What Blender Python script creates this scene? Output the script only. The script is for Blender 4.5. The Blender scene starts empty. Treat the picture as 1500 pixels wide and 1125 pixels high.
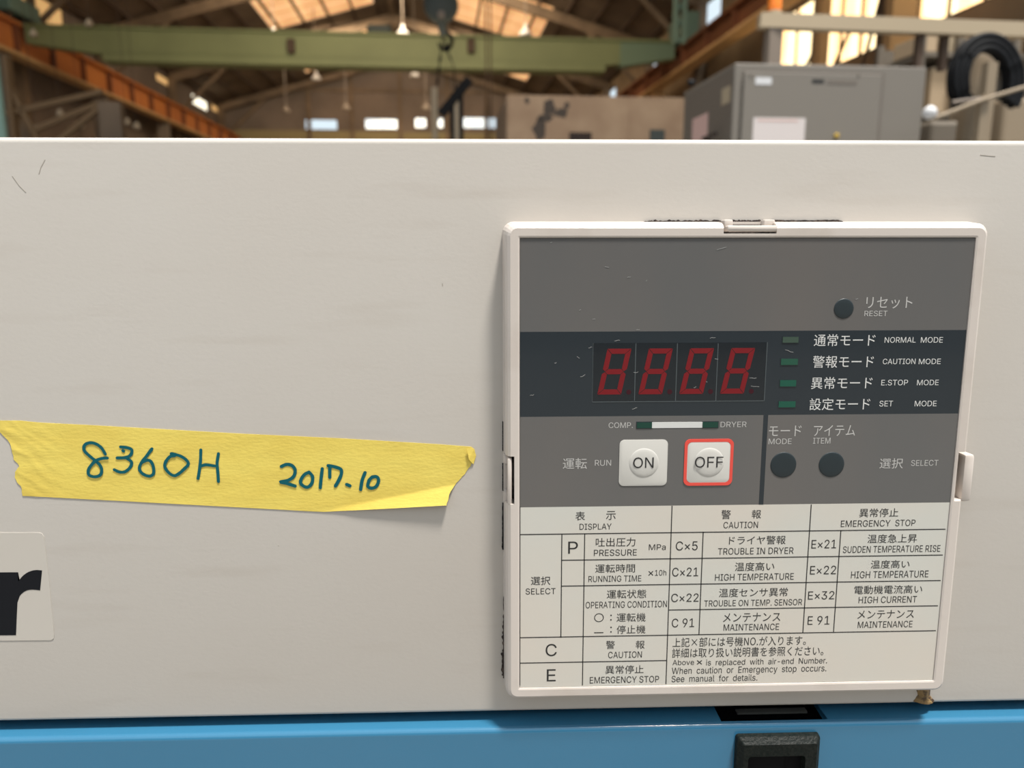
import bpy, bmesh, math, random
import numpy as np
from mathutils import Matrix, Vector, noise
random.seed(7)
SC = bpy.context.scene
COL = SC.collection

# ------------------------------------------------------------ camera
F = 1130.0; CX, CY = 750.0, 562.5          # focal length and centre in pixels of a 1500 x 1125 frame
D = 0.28                                    # metres from lens to the machine's front sheet
CAMZ = 1.45
def rot(p, y, r):
    return (Matrix.Rotation(y, 3, 'Z') @ Matrix.Rotation(p, 3, 'X') @ Matrix.Rotation(r, 3, 'Y'))
RC = rot(-0.16645, -0.0318, 0.0013)         # camera frame: x right, y forward, z up
CAM = Vector((0, -D, CAMZ))
cam = bpy.data.cameras.new('camera'); co = bpy.data.objects.new('camera', cam); COL.objects.link(co)
cam.sensor_width = 36; cam.lens = 36 * F / 1500
cam.clip_start = 0.01; cam.clip_end = 400
co.matrix_world = Matrix.Translation(CAM) @ (RC @ Matrix.Rotation(math.pi / 2, 3, 'X')).to_4x4()
cam.dof.use_dof = True; cam.dof.focus_distance = 0.285; cam.dof.aperture_fstop = cam.lens / 2.3
SC.camera = co

# ------------------------------------------------------------ sky, sun, exposure
SKY_STRENGTH = 1.05
w = bpy.data.worlds.new('sky'); SC.world = w; w.use_nodes = True
nt = w.node_tree; nt.nodes.clear()
out = nt.nodes.new('ShaderNodeOutputWorld'); bg = nt.nodes.new('ShaderNodeBackground')
tc = nt.nodes.new('ShaderNodeTexCoord'); sp = nt.nodes.new('ShaderNodeSeparateXYZ'); rp = nt.nodes.new('ShaderNodeValToRGB')
nt.links.new(tc.outputs['Generated'], sp.inputs[0]); nt.links.new(sp.outputs['Z'], rp.inputs[0])
nt.links.new(rp.outputs[0], bg.inputs[0]); nt.links.new(bg.outputs[0], out.inputs[0])
rp.color_ramp.elements[0].color = (0.90, 1.0, 1.10, 1); rp.color_ramp.elements[0].position = 0.0
rp.color_ramp.elements[1].color = (0.90, 0.98, 1.06, 1)
bg.inputs[1].default_value = SKY_STRENGTH
sun = bpy.data.lights.new('sun', 'SUN'); sun.energy = 6.5; sun.color = (1.0, 0.955, 0.89); sun.angle = math.radians(8)
so = bpy.data.objects.new('sun', sun); COL.objects.link(so)
so.rotation_euler = Vector((0.9, -1.0, 4.2)).to_track_quat('Z', 'Y').to_euler()
so.location = (2, -3, 8)
HALL_LIGHTS = [((-1, 22, 11.0), (0, 1.0, -0.55), 10, 4, 850), ((-2, 38, 11.5), (0, 1.0, -0.5), 12, 4, 1500), ((-2, 51, 11.5), (0, 1.0, -0.55), 14, 3, 900),
               ((-3, 24, 2.5), (0, 0.55, 1.0), 14, 10, 380), ((2, 3.0, 8.0), (0.1, 1.0, -0.6), 4, 2, 380)]
vs = SC.view_settings; vs.view_transform = 'Standard'; vs.look = 'None'; vs.exposure = 0.0; vs.gamma = 1.0; vs.use_curve_mapping = False
SC.cycles.use_denoising = True
SC.cycles.max_bounces = 8

# ------------------------------------------------------------ pixel helpers (rays met with real planes)
def ray(px, py):
    return RC @ Vector(((px - CX) / F, 1, (CY - py) / F))
def at(px, py, Y=0.0):
    d = ray(px, py); return CAM + d * ((Y + D) / d.y)
def XZ(px, py, Y=0.0):
    p = at(px, py, Y); return p.x, p.z
# the hall runs away from the machine at a slight angle; its own frame is (u right, v along, h up), origin at the lens
d0 = ray(640, 348).normalized()
phi = math.atan2(-d0.x, d0.y); tilt = math.asin(d0.z)
RH = Matrix.Rotation(phi, 3, 'Z') @ Matrix.Rotation(tilt, 3, 'X')
HM = Matrix.Translation(CAM) @ RH.to_4x4()
RHI = RH.inverted()
def hp(px, py, v):
    d = RHI @ ray(px, py); d = d * (v / d.y); return d.x, d.z      # (u, h)
FLOOR_H = -CAMZ
for (p_, d_, sx_, sy_, e_) in HALL_LIGHTS:      # added fill lights, unseen, that brighten the dark hall
    L_ = bpy.data.lights.new('hall_fill', 'AREA'); L_.shape = 'RECTANGLE'; L_.size = sx_; L_.size_y = sy_; L_.energy = e_; L_.color = (1.0, 0.80, 0.56)
    lo_ = bpy.data.objects.new('hall_fill', L_); COL.objects.link(lo_)
    lo_.matrix_world = HM @ Matrix.Translation(Vector(p_)) @ Vector(d_).to_track_quat('-Z', 'Y').to_matrix().to_4x4()

# ------------------------------------------------------------ materials
def mat(name, col, rough=0.5, metal=0.0, noise_amt=0.0, nscale=20, bump=0.0, bscale=200, col2=None, coat=0.0, stretch=None, emit=None, estr=0.0, spec=0.5, detail=6, lo=0.35, hi=0.7):
    m = bpy.data.materials.new(name); m.use_nodes = True
    t = m.node_tree; b = t.nodes['Principled BSDF']
    b.inputs['Base Color'].default_value = (*col, 1); b.inputs['Roughness'].default_value = rough
    b.inputs['Metallic'].default_value = metal; b.inputs['Coat Weight'].default_value = coat
    b.inputs['Coat Roughness'].default_value = 0.05
    b.inputs['Specular IOR Level'].default_value = spec
    if emit: b.inputs['Emission Color'].default_value = (*emit, 1); b.inputs['Emission Strength'].default_value = estr
    tcn = t.nodes.new('ShaderNodeTexCoord'); mp = t.nodes.new('ShaderNodeMapping')
    if stretch: mp.inputs['Scale'].default_value = stretch
    t.links.new(tcn.outputs['Object'], mp.inputs[0])
    if col2 is not None or noise_amt > 0:
        c2 = col2 if col2 is not None else tuple(c * (1 - noise_amt) for c in col)
        n = t.nodes.new('ShaderNodeTexNoise'); n.inputs['Scale'].default_value = nscale; n.inputs['Detail'].default_value = detail
        r = t.nodes.new('ShaderNodeValToRGB'); r.color_ramp.elements[0].position = lo; r.color_ramp.elements[1].position = hi
        r.color_ramp.elements[0].color = (*col, 1); r.color_ramp.elements[1].color = (*c2, 1)
        t.links.new(mp.outputs[0], n.inputs['Vector']); t.links.new(n.outputs['Fac'], r.inputs[0]); t.links.new(r.outputs[0], b.inputs['Base Color'])
    if bump > 0:
        n2 = t.nodes.new('ShaderNodeTexNoise'); n2.inputs['Scale'].default_value = bscale; n2.inputs['Detail'].default_value = 3
        bp = t.nodes.new('ShaderNodeBump'); bp.inputs['Strength'].default_value = bump; bp.inputs['Distance'].default_value = 0.001
        t.links.new(mp.outputs[0], n2.inputs['Vector']); t.links.new(n2.outputs['Fac'], bp.inputs['Height']); t.links.new(bp.outputs[0], b.inputs['Normal'])
    return m
def glow(name, col, s, col2=None, scale=(1, 1, 1), nscale=1.0):
    """daylight coming through a translucent sheet"""
    m = mat(name, (0.6, 0.5, 0.35), 0.6)
    t = m.node_tree; b = t.nodes['Principled BSDF']
    b.inputs['Emission Color'].default_value = (*col, 1); b.inputs['Emission Strength'].default_value = s
    if col2:
        tcn = t.nodes.new('ShaderNodeTexCoord'); mp = t.nodes.new('ShaderNodeMapping'); mp.inputs['Scale'].default_value = scale
        n = t.nodes.new('ShaderNodeTexNoise'); n.inputs['Scale'].default_value = nscale
        r = t.nodes.new('ShaderNodeValToRGB'); r.color_ramp.elements[0].position = .4; r.color_ramp.elements[1].position = .6
        r.color_ramp.elements[0].color = (*col, 1); r.color_ramp.elements[1].color = (*col2, 1)
        t.links.new(tcn.outputs['Object'], mp.inputs[0]); t.links.new(mp.outputs[0], n.inputs['Vector'])
        t.links.new(n.outputs['Fac'], r.inputs[0]); t.links.new(r.outputs[0], b.inputs['Emission Color'])
    return m

M = {}
M['beige'] = mat('beige_enamel', (0.525, 0.494, 0.452), 0.42, bump=0.035, bscale=500, spec=0.4, col2=(0.500, 0.460, 0.412), nscale=6, stretch=(1, 1, 1.6), lo=0.3, hi=0.75)
M['blue'] = mat('blue_enamel', (0.032, 0.150, 0.262), 0.16, bump=0.05, bscale=120, coat=0.3)
M['chassis'] = mat('dark_chassis', (0.006, 0.006, 0.007), 0.7, spec=0.1)
M['black'] = mat('black_plastic', (0.004, 0.007, 0.006), 0.5, bump=0.35, bscale=900, col2=(0.012, 0.014, 0.012), nscale=900, spec=.15)
M['bar'] = mat('dull_steel', (0.16, 0.16, 0.14), 0.5, metal=0.5)
M['cream'] = mat('cream_plastic', (0.585, 0.525, 0.475), 0.38, col2=(0.47, 0.405, 0.35), nscale=38, lo=0.52, hi=0.8)
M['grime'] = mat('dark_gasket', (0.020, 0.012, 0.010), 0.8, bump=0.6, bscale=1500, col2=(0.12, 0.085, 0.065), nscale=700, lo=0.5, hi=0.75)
M['glue'] = mat('brown_glue', (0.25, 0.16, 0.06), 0.5, bump=0.8, bscale=1200, col2=(0.045, 0.022, 0.008), nscale=420, lo=0.45, hi=0.58)
M['film_grey'] = mat('grey_film', (0.112, 0.110, 0.107), 0.3, col2=(0.128, 0.118, 0.110), nscale=14, coat=0.15, stretch=(1.6, 1, 0.6))
M['film_dark'] = mat('dark_film', (0.016, 0.023, 0.029), 0.3, coat=0.15)
M['film_white'] = mat('white_film', (0.560, 0.555, 0.505), 0.33, col2=(0.600, 0.545, 0.475), nscale=16, coat=0.12)
M['ink_black'] = mat('black_print', (0.018, 0.018, 0.018), 0.45)
M['ink_grey'] = mat('pale_grey_print', (0.46, 0.45, 0.43), 0.45)
M['ink_white'] = mat('white_print', (0.62, 0.62, 0.60), 0.45)
M['window'] = mat('smoked_window', (0.006, 0.010, 0.014), 0.25, coat=0.2)
M['line'] = mat('divider_grey', (0.07, 0.085, 0.09), 0.5)
M['digit'] = mat('unlit_red_segment', (0.175, 0.013, 0.016), 0.6, spec=0.15)
M['dot'] = mat('unlit_dot', (0.045, 0.010, 0.015), 0.6, spec=0.15)
M['led'] = mat('unlit_green_lamp', (0.006, 0.078, 0.048), 0.35)
M['led_a'] = mat('unlit_pale_green_lamp', (0.042, 0.072, 0.052), 0.35)
M['led_b'] = mat('unlit_dull_green_lamp', (0.014, 0.075, 0.046), 0.35)
M['led_c'] = mat('unlit_dark_green_lamp', (0.004, 0.045, 0.030), 0.35)
M['key'] = mat('white_key', (0.560, 0.545, 0.505), 0.35)
M['red'] = mat('red_print', (0.72, 0.075, 0.055), 0.4)
M['dark_key'] = mat('dark_key', (0.013, 0.022, 0.026), 0.5)
M['tape'] = mat('yellow_paper_tape', (0.77, 0.615, 0.135), 0.75, bump=0.10, bscale=700, stretch=(0.6, 1, 1.4), col2=(0.70, 0.53, 0.105), nscale=60, spec=.2)
M['marker'] = mat('teal_marker_ink', (0.002, 0.095, 0.115), 0.6, spec=0.2)
M['sticker'] = mat('pale_sticker', (0.515, 0.480, 0.430), 0.3, coat=0.2)
M['scratch'] = mat('pale_scratch', (0.35, 0.35, 0.34), 0.6)
M['scuff'] = mat('grey_scuff', (0.36, 0.325, 0.28), 0.7)
# hall
M['floor'] = mat('concrete_floor', (0.25, 0.235, 0.21), 0.8, noise_amt=0.4, nscale=0.6)
M['roof'] = mat('brown_roof_sheet', (0.20, 0.145, 0.10), 0.8, noise_amt=0.4, nscale=0.5)
M['purlin'] = mat('dark_purlin', (0.07, 0.045, 0.030), 0.8)
M['truss'] = mat('tan_steel', (0.22, 0.155, 0.10), 0.7, noise_amt=0.5, nscale=0.8)
M['wall'] = mat('brown_wall_sheet', (0.21, 0.165, 0.135), 0.8, noise_amt=0.35, nscale=0.4)
M['blocker_grey'] = mat('grey_blocker_sheet', (0.20, 0.205, 0.21), 0.8)
M['wall_low'] = mat('olive_wall_paint', (0.30, 0.25, 0.13), 0.8)
M['green_cool_lit'] = mat('cool_lit_green_paint', (0.150, 0.220, 0.150), 0.6)
M['brace'] = mat('brown_brace_paint', (0.17, 0.105, 0.05), 0.8)
M['green'] = mat('green_crane_paint', (0.205, 0.235, 0.110), 0.6, noise_amt=0.2, nscale=0.5)
M['teal'] = mat('teal_crane_paint', (0.12, 0.20, 0.17), 0.6)
M['orange'] = mat('orange_brown_primer', (0.56, 0.200, 0.045), 0.7, col2=(0.42, 0.14, 0.045), nscale=0.5)
M['rust'] = mat('shaded_brown_primer', (0.20, 0.070, 0.028), 0.7, noise_amt=0.4, nscale=0.5)  # orange-brown primer darkened for the weak light on the right girder
M['flange'] = mat('lit_tan_steel', (0.55, 0.34, 0.16), 0.7)  # glow of the side windows on the steel, painted into the tan
M['wall_lit_tan'] = mat('lit_tan_wall_sheet', (0.36, 0.26, 0.16), 0.8, noise_amt=0.4, nscale=0.5)  # wall sheet colour lightened in place of light on the right wall
M['tank'] = mat('dull_beige_tank', (0.26, 0.205, 0.14), 0.6)
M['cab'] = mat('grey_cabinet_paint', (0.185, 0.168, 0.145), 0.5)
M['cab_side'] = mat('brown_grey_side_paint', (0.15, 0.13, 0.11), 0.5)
M['paper'] = mat('white_paper', (0.60, 0.55, 0.54), 0.7)
M['paper_line'] = mat('pink_print', (0.60, 0.40, 0.36), 0.7)
M['white'] = mat('white_enamel', (0.62, 0.63, 0.65), 0.4)
M['block'] = mat('weathered_beige_paint', (0.40, 0.285, 0.19), 0.8, col2=(0.30, 0.20, 0.13), nscale=2.2)
M['stain'] = mat('dark_stain', (0.07, 0.055, 0.045), 0.8)
M['rail'] = mat('pale_beige_pipe', (0.40, 0.33, 0.23), 0.6)
M['post'] = mat('grey_brown_post', (0.20, 0.165, 0.135), 0.6)
M['beacon'] = mat('orange_lens', (0.85, 0.22, 0.02), 0.3)
M['rubber'] = mat('black_rubber', (0.006, 0.007, 0.009), 0.65, spec=0.2)
M['hook'] = mat('dark_blue_grey_paint', (0.045, 0.058, 0.056), 0.6)
M['carton'] = mat('tan_carton', (0.42, 0.32, 0.21), 0.8)
M['clutter'] = mat('grey_brown_steel', (0.13, 0.11, 0.085), 0.7)
M['skylight'] = glow('amber_skylight_sheet', (0.95, 0.50, 0.21), 0.95, (0.80, 0.38, 0.15), (1.2, 0.12, 1))
M['skylight_bright'] = glow('bright_skylight_gap', (1.0, 0.95, 0.75), 1.7)
M['side_glass'] = glow('yellow_wall_sheet', (1.0, 0.84, 0.50), 2.6, (1.0, 0.62, 0.27), (1, 1.4, 0.2), 1.2)
M['amber_glass'] = glow('amber_side_sheet', (0.85, 0.48, 0.17), 0.65)
m = bpy.data.materials.new('window_glass'); m.use_nodes = True; t = m.node_tree; t.nodes.clear()
o_ = t.nodes.new('ShaderNodeOutputMaterial'); mx = t.nodes.new('ShaderNodeMixShader'); tr = t.nodes.new('ShaderNodeBsdfTransparent'); gl = t.nodes.new('ShaderNodeBsdfGlossy')
mx.inputs[0].default_value = 0.06; gl.inputs['Roughness'].default_value = 0.05; tr.inputs[0].default_value = (0.97, 1, 1, 1)
t.links.new(tr.outputs[0], mx.inputs[1]); t.links.new(gl.outputs[0], mx.inputs[2]); t.links.new(mx.outputs[0], o_.inputs[0]); M['glass'] = m

# beige sheet: faint wipe marks running down to the right
def add_wipes(m, scale, dark):
    t = m.node_tree; b = t.nodes['Principled BSDF']
    src = b.inputs['Base Color'].links[0].from_socket
    tcn = t.nodes.new('ShaderNodeTexCoord'); mp = t.nodes.new('ShaderNodeMapping')
    mp.inputs['Rotation'].default_value = (0, math.radians(20), 0); mp.inputs['Scale'].default_value = scale
    n = t.nodes.new('ShaderNodeTexNoise'); n.inputs['Scale'].default_value = 1.0; n.inputs['Detail'].default_value = 7
    r = t.nodes.new('ShaderNodeValToRGB'); r.color_ramp.elements[0].position = 0.56; r.color_ramp.elements[1].position = 0.78
    r.color_ramp.elements[0].color = (1, 1, 1, 1); r.color_ramp.elements[1].color = (*dark, 1)
    mixn = t.nodes.new('ShaderNodeMix'); mixn.data_type = 'RGBA'; mixn.blend_type = 'MULTIPLY'; mixn.inputs[0].default_value = 1
    t.links.new(tcn.outputs['Object'], mp.inputs[0]); t.links.new(mp.outputs[0], n.inputs['Vector']); t.links.new(n.outputs['Fac'], r.inputs[0])
    t.links.new(src, mixn.inputs[6]); t.links.new(r.outputs[0], mixn.inputs[7]); t.links.new(mixn.outputs[2], b.inputs['Base Color'])
add_wipes(M['beige'], (14, 1, 120), (0.93, 0.915, 0.90))

# ------------------------------------------------------------ mesh helpers
def finish(bm, smooth=None):
    bmesh.ops.recalc_face_normals(bm, faces=bm.faces)
    if smooth is not None:
        lim = math.radians(smooth)
        for f in bm.faces: f.smooth = True
        for e in bm.edges:
            if len(e.link_faces) != 2 or e.calc_face_angle(0) > lim: e.smooth = False
def obj(name, bm, m, parent=None, smooth=None, hall=False):
    """link a bmesh as one object; its coordinates are scene (or hall) coordinates"""
    finish(bm, smooth)
    if parent is not None:
        bmesh.ops.translate(bm, verts=bm.verts, vec=-Vector(parent['base']))
    me = bpy.data.meshes.new(name); bm.to_mesh(me); bm.free(); me.materials.append(m)
    o = bpy.data.objects.new(name, me); COL.objects.link(o)
    o['base'] = list(parent['base']) if parent is not None else [0.0, 0.0, 0.0]
    if parent is not None: o.parent = parent
    elif hall: o.matrix_world = HM
    return o
def recenter(o, hall):
    """put a one-mesh thing's origin at its own base"""
    vs_ = [v.co for v in o.data.vertices]
    c = Vector((sum(v.x for v in vs_) / len(vs_), sum(v.y for v in vs_) / len(vs_), min(v.z for v in vs_)))
    o.data.transform(Matrix.Translation(-c)); o['base'] = list(c)
    o.matrix_world = (HM if hall else Matrix.Identity(4)) @ Matrix.Translation(c)
def thing(name, label, cat, base=(0, 0, 0), group=None, hall=False):
    o = bpy.data.objects.new(name, None); COL.objects.link(o); o.empty_display_size = 0.05
    o['base'] = [float(c) for c in base]; o['label'] = label; o['category'] = cat
    if group: o['group'] = group
    o.matrix_world = (HM if hall else Matrix.Identity(4)) @ Matrix.Translation(Vector(base))
    return o
def tag(o, label, cat, group=None, hall=True):
    o['label'] = label; o['category'] = cat
    if group: o['group'] = group
    recenter(o, hall)
    return o
def struct(name, bm, m, hall=True, parent=None):
    o = obj(name, bm, m, parent, hall=hall)
    if parent is None: o['kind'] = 'structure'
    return o
def box(bm, x0, x1, y0, y1, z0, z1, bev=0, seg=2):
    r = bmesh.ops.create_cube(bm, size=1)
    for v in r['verts']:
        v.co = Vector(((x0 + x1) / 2 + v.co.x * (x1 - x0), (y0 + y1) / 2 + v.co.y * (y1 - y0), (z0 + z1) / 2 + v.co.z * (z1 - z0)))
    if bev:
        es = list({e for v in r['verts'] for e in v.link_edges})
        bmesh.ops.bevel(bm, geom=es, offset=bev, segments=seg, affect='EDGES', profile=0.5)
def bx(*a, **k):
    bm = bmesh.new(); box(bm, *a, **k); return bm
def beam(bm, a, b, w_, h_, up=Vector((0, 0, 1))):
    a, b = Vector(a), Vector(b); d = (b - a); L = d.length; d.normalize()
    s = d.cross(up); s = s.normalized() if s.length > 1e-5 else Vector((1, 0, 0)); u_ = s.cross(d).normalized()
    vv = [bm.verts.new(p + s * (i * w_ / 2) + u_ * (j * h_ / 2)) for p in (a, b) for i, j in ((-1, -1), (1, -1), (1, 1), (-1, 1))]
    for q in ((0, 1, 2, 3), (7, 6, 5, 4), (0, 4, 5, 1), (1, 5, 6, 2), (2, 6, 7, 3), (3, 7, 4, 0)): bm.faces.new([vv[i] for i in q])
def tube(bm, pts, r, n=10, radii=None):
    pts = [Vector(p) for p in pts]; rings = []
    for i, p in enumerate(pts):
        d = (pts[min(i + 1, len(pts) - 1)] - pts[max(i - 1, 0)]).normalized()
        up = Vector((0, 0, 1)) if abs(d.z) < 0.9 else Vector((0, 1, 0))
        s = d.cross(up).normalized(); u_ = s.cross(d); rr = radii[i] if radii else r
        rings.append([bm.verts.new(p + (s * math.cos(2 * math.pi * k / n) + u_ * math.sin(2 * math.pi * k / n)) * rr) for k in range(n)])
    for a, b in zip(rings, rings[1:]):
        for k in range(n): bm.faces.new((a[k], a[(k + 1) % n], b[(k + 1) % n], b[k]))
    bm.faces.new(rings[0]); bm.faces.new(rings[-1][::-1])
def lathe(bm, c, prof, n=20, axis='Z'):
    """prof: (radius, height) from bottom to top"""
    c = Vector(c); rings = []
    for r, z in prof:
        rr = []
        for k in range(n):
            a = 2 * math.pi * k / n
            v = Vector((r * math.cos(a), r * math.sin(a), z)) if axis == 'Z' else Vector((r * math.cos(a), -z, r * math.sin(a)))
            rr.append(bm.verts.new(c + v))
        rings.append(rr)
    for a, b in zip(rings, rings[1:]):
        for k in range(n): bm.faces.new((a[k], a[(k + 1) % n], b[(k + 1) % n], b[k]))
    bm.faces.new(rings[0]); bm.faces.new(rings[-1])
def prism(bm, poly, y0, y1):
    """outline in (x, z) given front depth y0 and back depth y1"""
    a = [bm.verts.new((x, y0, z)) for x, z in poly]; b = [bm.verts.new((x, y1, z)) for x, z in poly]; n = len(poly)
    fs = [bm.faces.new(a), bm.faces.new(b)]
    for k in range(n): bm.faces.new((a[k], a[(k + 1) % n], b[(k + 1) % n], b[k]))
    bmesh.ops.triangulate(bm, faces=fs)
def rrect(x0, x1, z0, z1, r, n=6):
    P = []
    for cx_, cz_, a0 in ((x1 - r, z1 - r, 0), (x0 + r, z1 - r, 90), (x0 + r, z0 + r, 180), (x1 - r, z0 + r, 270)):
        for k in range(n + 1):
            a = math.radians(a0 + 90 * k / n); P.append((cx_ + r * math.cos(a), cz_ + r * math.sin(a)))
    return P
def loops(bm, ls, close=True, caps=False):
    rings = [[bm.verts.new((x, y, z)) for x, z in P] for P, y in ls]
    pairs = list(zip(rings, rings[1:])) + ([(rings[-1], rings[0])] if close else [])
    for a, b in pairs:
        n = len(a)
        for k in range(n): bm.faces.new((a[k], a[(k + 1) % n], b[(k + 1) % n], b[k]))
    if caps: bm.faces.new(rings[0]); bm.faces.new(rings[-1])
def cut(o, cutters):
    """carve boxes out of a mesh and keep the result as plain mesh data"""
    cs = []
    for c in cutters:
        me = bpy.data.meshes.new('cutter'); finish(c); bmesh.ops.translate(c, verts=c.verts, vec=-Vector(o['base'])); c.to_mesh(me); c.free()
        k = bpy.data.objects.new('cutter', me); COL.objects.link(k); k.parent = o.parent; cs.append(k)
        md = o.modifiers.new('b', 'BOOLEAN'); md.operation = 'DIFFERENCE'; md.object = k; md.solver = 'EXACT'
    bpy.context.view_layer.update()
    dg = bpy.context.evaluated_depsgraph_get()
    me = bpy.data.meshes.new_from_object(o.evaluated_get(dg)); o.modifiers.clear(); o.data = me
    for k in cs: bpy.data.objects.remove(k)

# ============================================================ THE HALL
struct('floor', bx(-60, 60, -40, 110, -0.2, 0.0), M['floor'], hall=False)
UL, UR, VF = -16.5, 11.5, 64.5
URG, HR, SL = -2.5, 14.0, 0.28
def roof_h(u): return HR - SL * abs(u - URG)
EAVE_L, EAVE_R = roof_h(UL), roof_h(UR)

def holed(name, axis, pos, a0, a1, h0, h1, holes, m, th=0.25, top=None):
    """wall sheet with real openings; holes (a0, a1, h0, h1)"""
    bm = bmesh.new()
    A = sorted({a0, a1} | {h[0] for h in holes} | {h[1] for h in holes}); H_ = sorted({h0, h1} | {h[2] for h in holes} | {h[3] for h in holes})
    for i in range(len(A) - 1):
        for j in range(len(H_) - 1):
            ca, ch = (A[i] + A[i + 1]) / 2, (H_[j] + H_[j + 1]) / 2
            if any(h[0] < ca < h[1] and h[2] < ch < h[3] for h in holes): continue
            if axis == 'u': box(bm, A[i], A[i + 1], pos, pos + th, H_[j], H_[j + 1])
            else: box(bm, pos, pos + th, A[i], A[i + 1], H_[j], H_[j + 1])
    if top: prism(bm, top, pos, pos + th)
    return struct(name, bm, m)
struct('sky_blocker', bx(-26, 26, -13.3, -13.0, FLOOR_H - 1.8, 7.0), M['blocker_grey'])  # unseen, added behind the lens to hold back low sky light
nwin = [0]
def window(axis, pos, hole, gm, frame_m, bars=0, th=0.08):
    nwin[0] += 1
    a0, a1, h0, h1 = hole; e = 0.06
    bm = bmesh.new()
    def b_(x0, x1, z0, z1, d0_=-0.02, d1_=th):
        if axis == 'u': box(bm, x0, x1, pos + d0_, pos + d1_, z0, z1)
        else: box(bm, pos + d0_, pos + d1_, x0, x1, z0, z1)
    b_(a0, a0 + e, h0, h1); b_(a1 - e, a1, h0, h1); b_(a0 + e, a1 - e, h0, h0 + e); b_(a0 + e, a1 - e, h1 - e, h1)
    for k in range(bars):
        x = a0 + (a1 - a0) * (k + 1) / (bars + 1); b_(x - e / 2, x + e / 2, h0 + e, h1 - e)
    f = struct('window_%d' % nwin[0], bm, frame_m)
    bm = bmesh.new()
    if axis == 'u': box(bm, a0 + e, a1 - e, pos + 0.05, pos + 0.06, h0 + e, h1 - e)
    else: box(bm, pos + 0.05, pos + 0.06, a0 + e, a1 - e, h0 + e, h1 - e)
    obj('pane', bm, gm, f)
    return f

# far gable wall
far = []
for x0, x1, y0, y1 in ((446, 495, 174, 191), (534, 583, 173, 190), (607, 625, 172, 188), (635, 650, 172, 188), (678, 727, 171, 189)):
    u0, h1 = hp(x0, y0, VF); u1, h0 = hp(x1, y1, VF); far.append((u0, u1, h0, h1))
hs = min(h[2] for h in far)
holed('wall_back', 'u', VF, UL, UR, hs - 0.05, min(EAVE_L, EAVE_R), far, M['wall'],
      top=[(UL, EAVE_R), (UR, EAVE_R), (URG, HR), (UL, EAVE_L + 0.01)])
struct('wall_back_lower', bx(UL, UR, VF - 0.05, VF + 0.25, FLOOR_H - 1.8, hs - 0.05), M['wall_low'])
for h in far: window('u', VF, h, M['glass'], M['truss'])
bm = bmesh.new()
for x in (452, 515, 586, 655, 712, 790):
    u = hp(x, 150, VF)[0]; box(bm, u - 0.15, u + 0.15, VF - 0.3, VF, FLOOR_H, roof_h(u) - 0.2)
struct('trim_1', bm, M['truss'])
struct('trim_2', bx(UL, UR, VF - 0.2, VF, 11.2, 11.4), M['truss'])

# side walls
def lr(px, py, u):      # (v, h) where the pixel's ray meets the wall at u
    d = RHI @ ray(px, py); d = d * (u / d.x); return d.y, d.z
LH = []
for x0, x1, h0, h1, mk in ((62, 100, 9.0, 10.0, 'amber_glass'), (30, 50, 9.3, 10.0, 'amber_glass'), (118, 136, 8.8, 9.3, 'amber_glass'), (228, 252, 9.2, 9.7, 'amber_glass'),
                           (278, 300, 9.0, 9.7, 'skylight_bright'), (306, 316, 9.3, 9.8, 'amber_glass'), (318, 340, 8.5, 9.2, 'amber_glass'), (342, 349, 8.0, 8.8, 'amber_glass')):
    LH.append((lr(x0, 100, UL)[0], lr(x1, 100, UL)[0], h0, h1, mk))
v0, ha = lr(4, 200, UL); v1, hb = lr(25, 178, UL)
LH.append((v0, v1, ha - 0.3, hb, 'glass'))
holed('wall_left', 'v', UL - 0.25, 5, VF, FLOOR_H - 1.8, EAVE_L, [h[:4] for h in LH], M['wall'])
for h in LH: window('v', UL - 0.1, h[:4], M[h[4]], M['truss'])
RH_ = []
for x0, x1, h0, h1, mk in ((1014, 1054, 7.7, 10.05, 'glass'), (945, 965, 8.2, 9.5, 'glass'), (891, 904, 8.6, 9.6, 'glass')):
    RH_.append((lr(x1, 50, UR)[0], lr(x0, 50, UR)[0], h0, h1, mk))
for x0, x1 in ((1142, 1189), (1203, 1290), (1338, 1560)):
    RH_.append((lr(x1, 50, UR)[0], lr(x0, 50, UR)[0], 4.85, 7.2, 'side_glass'))
holed('wall_right', 'v', UR, 5, VF, FLOOR_H - 1.8, EAVE_R, [h[:4] for h in RH_], M['wall_lit_tan'])
for i, h in enumerate(RH_): window('v', UR + 0.05, h[:4], M[h[4]], M['truss'], bars=(0, 0, 0, 1, 2, 3)[i])

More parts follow.
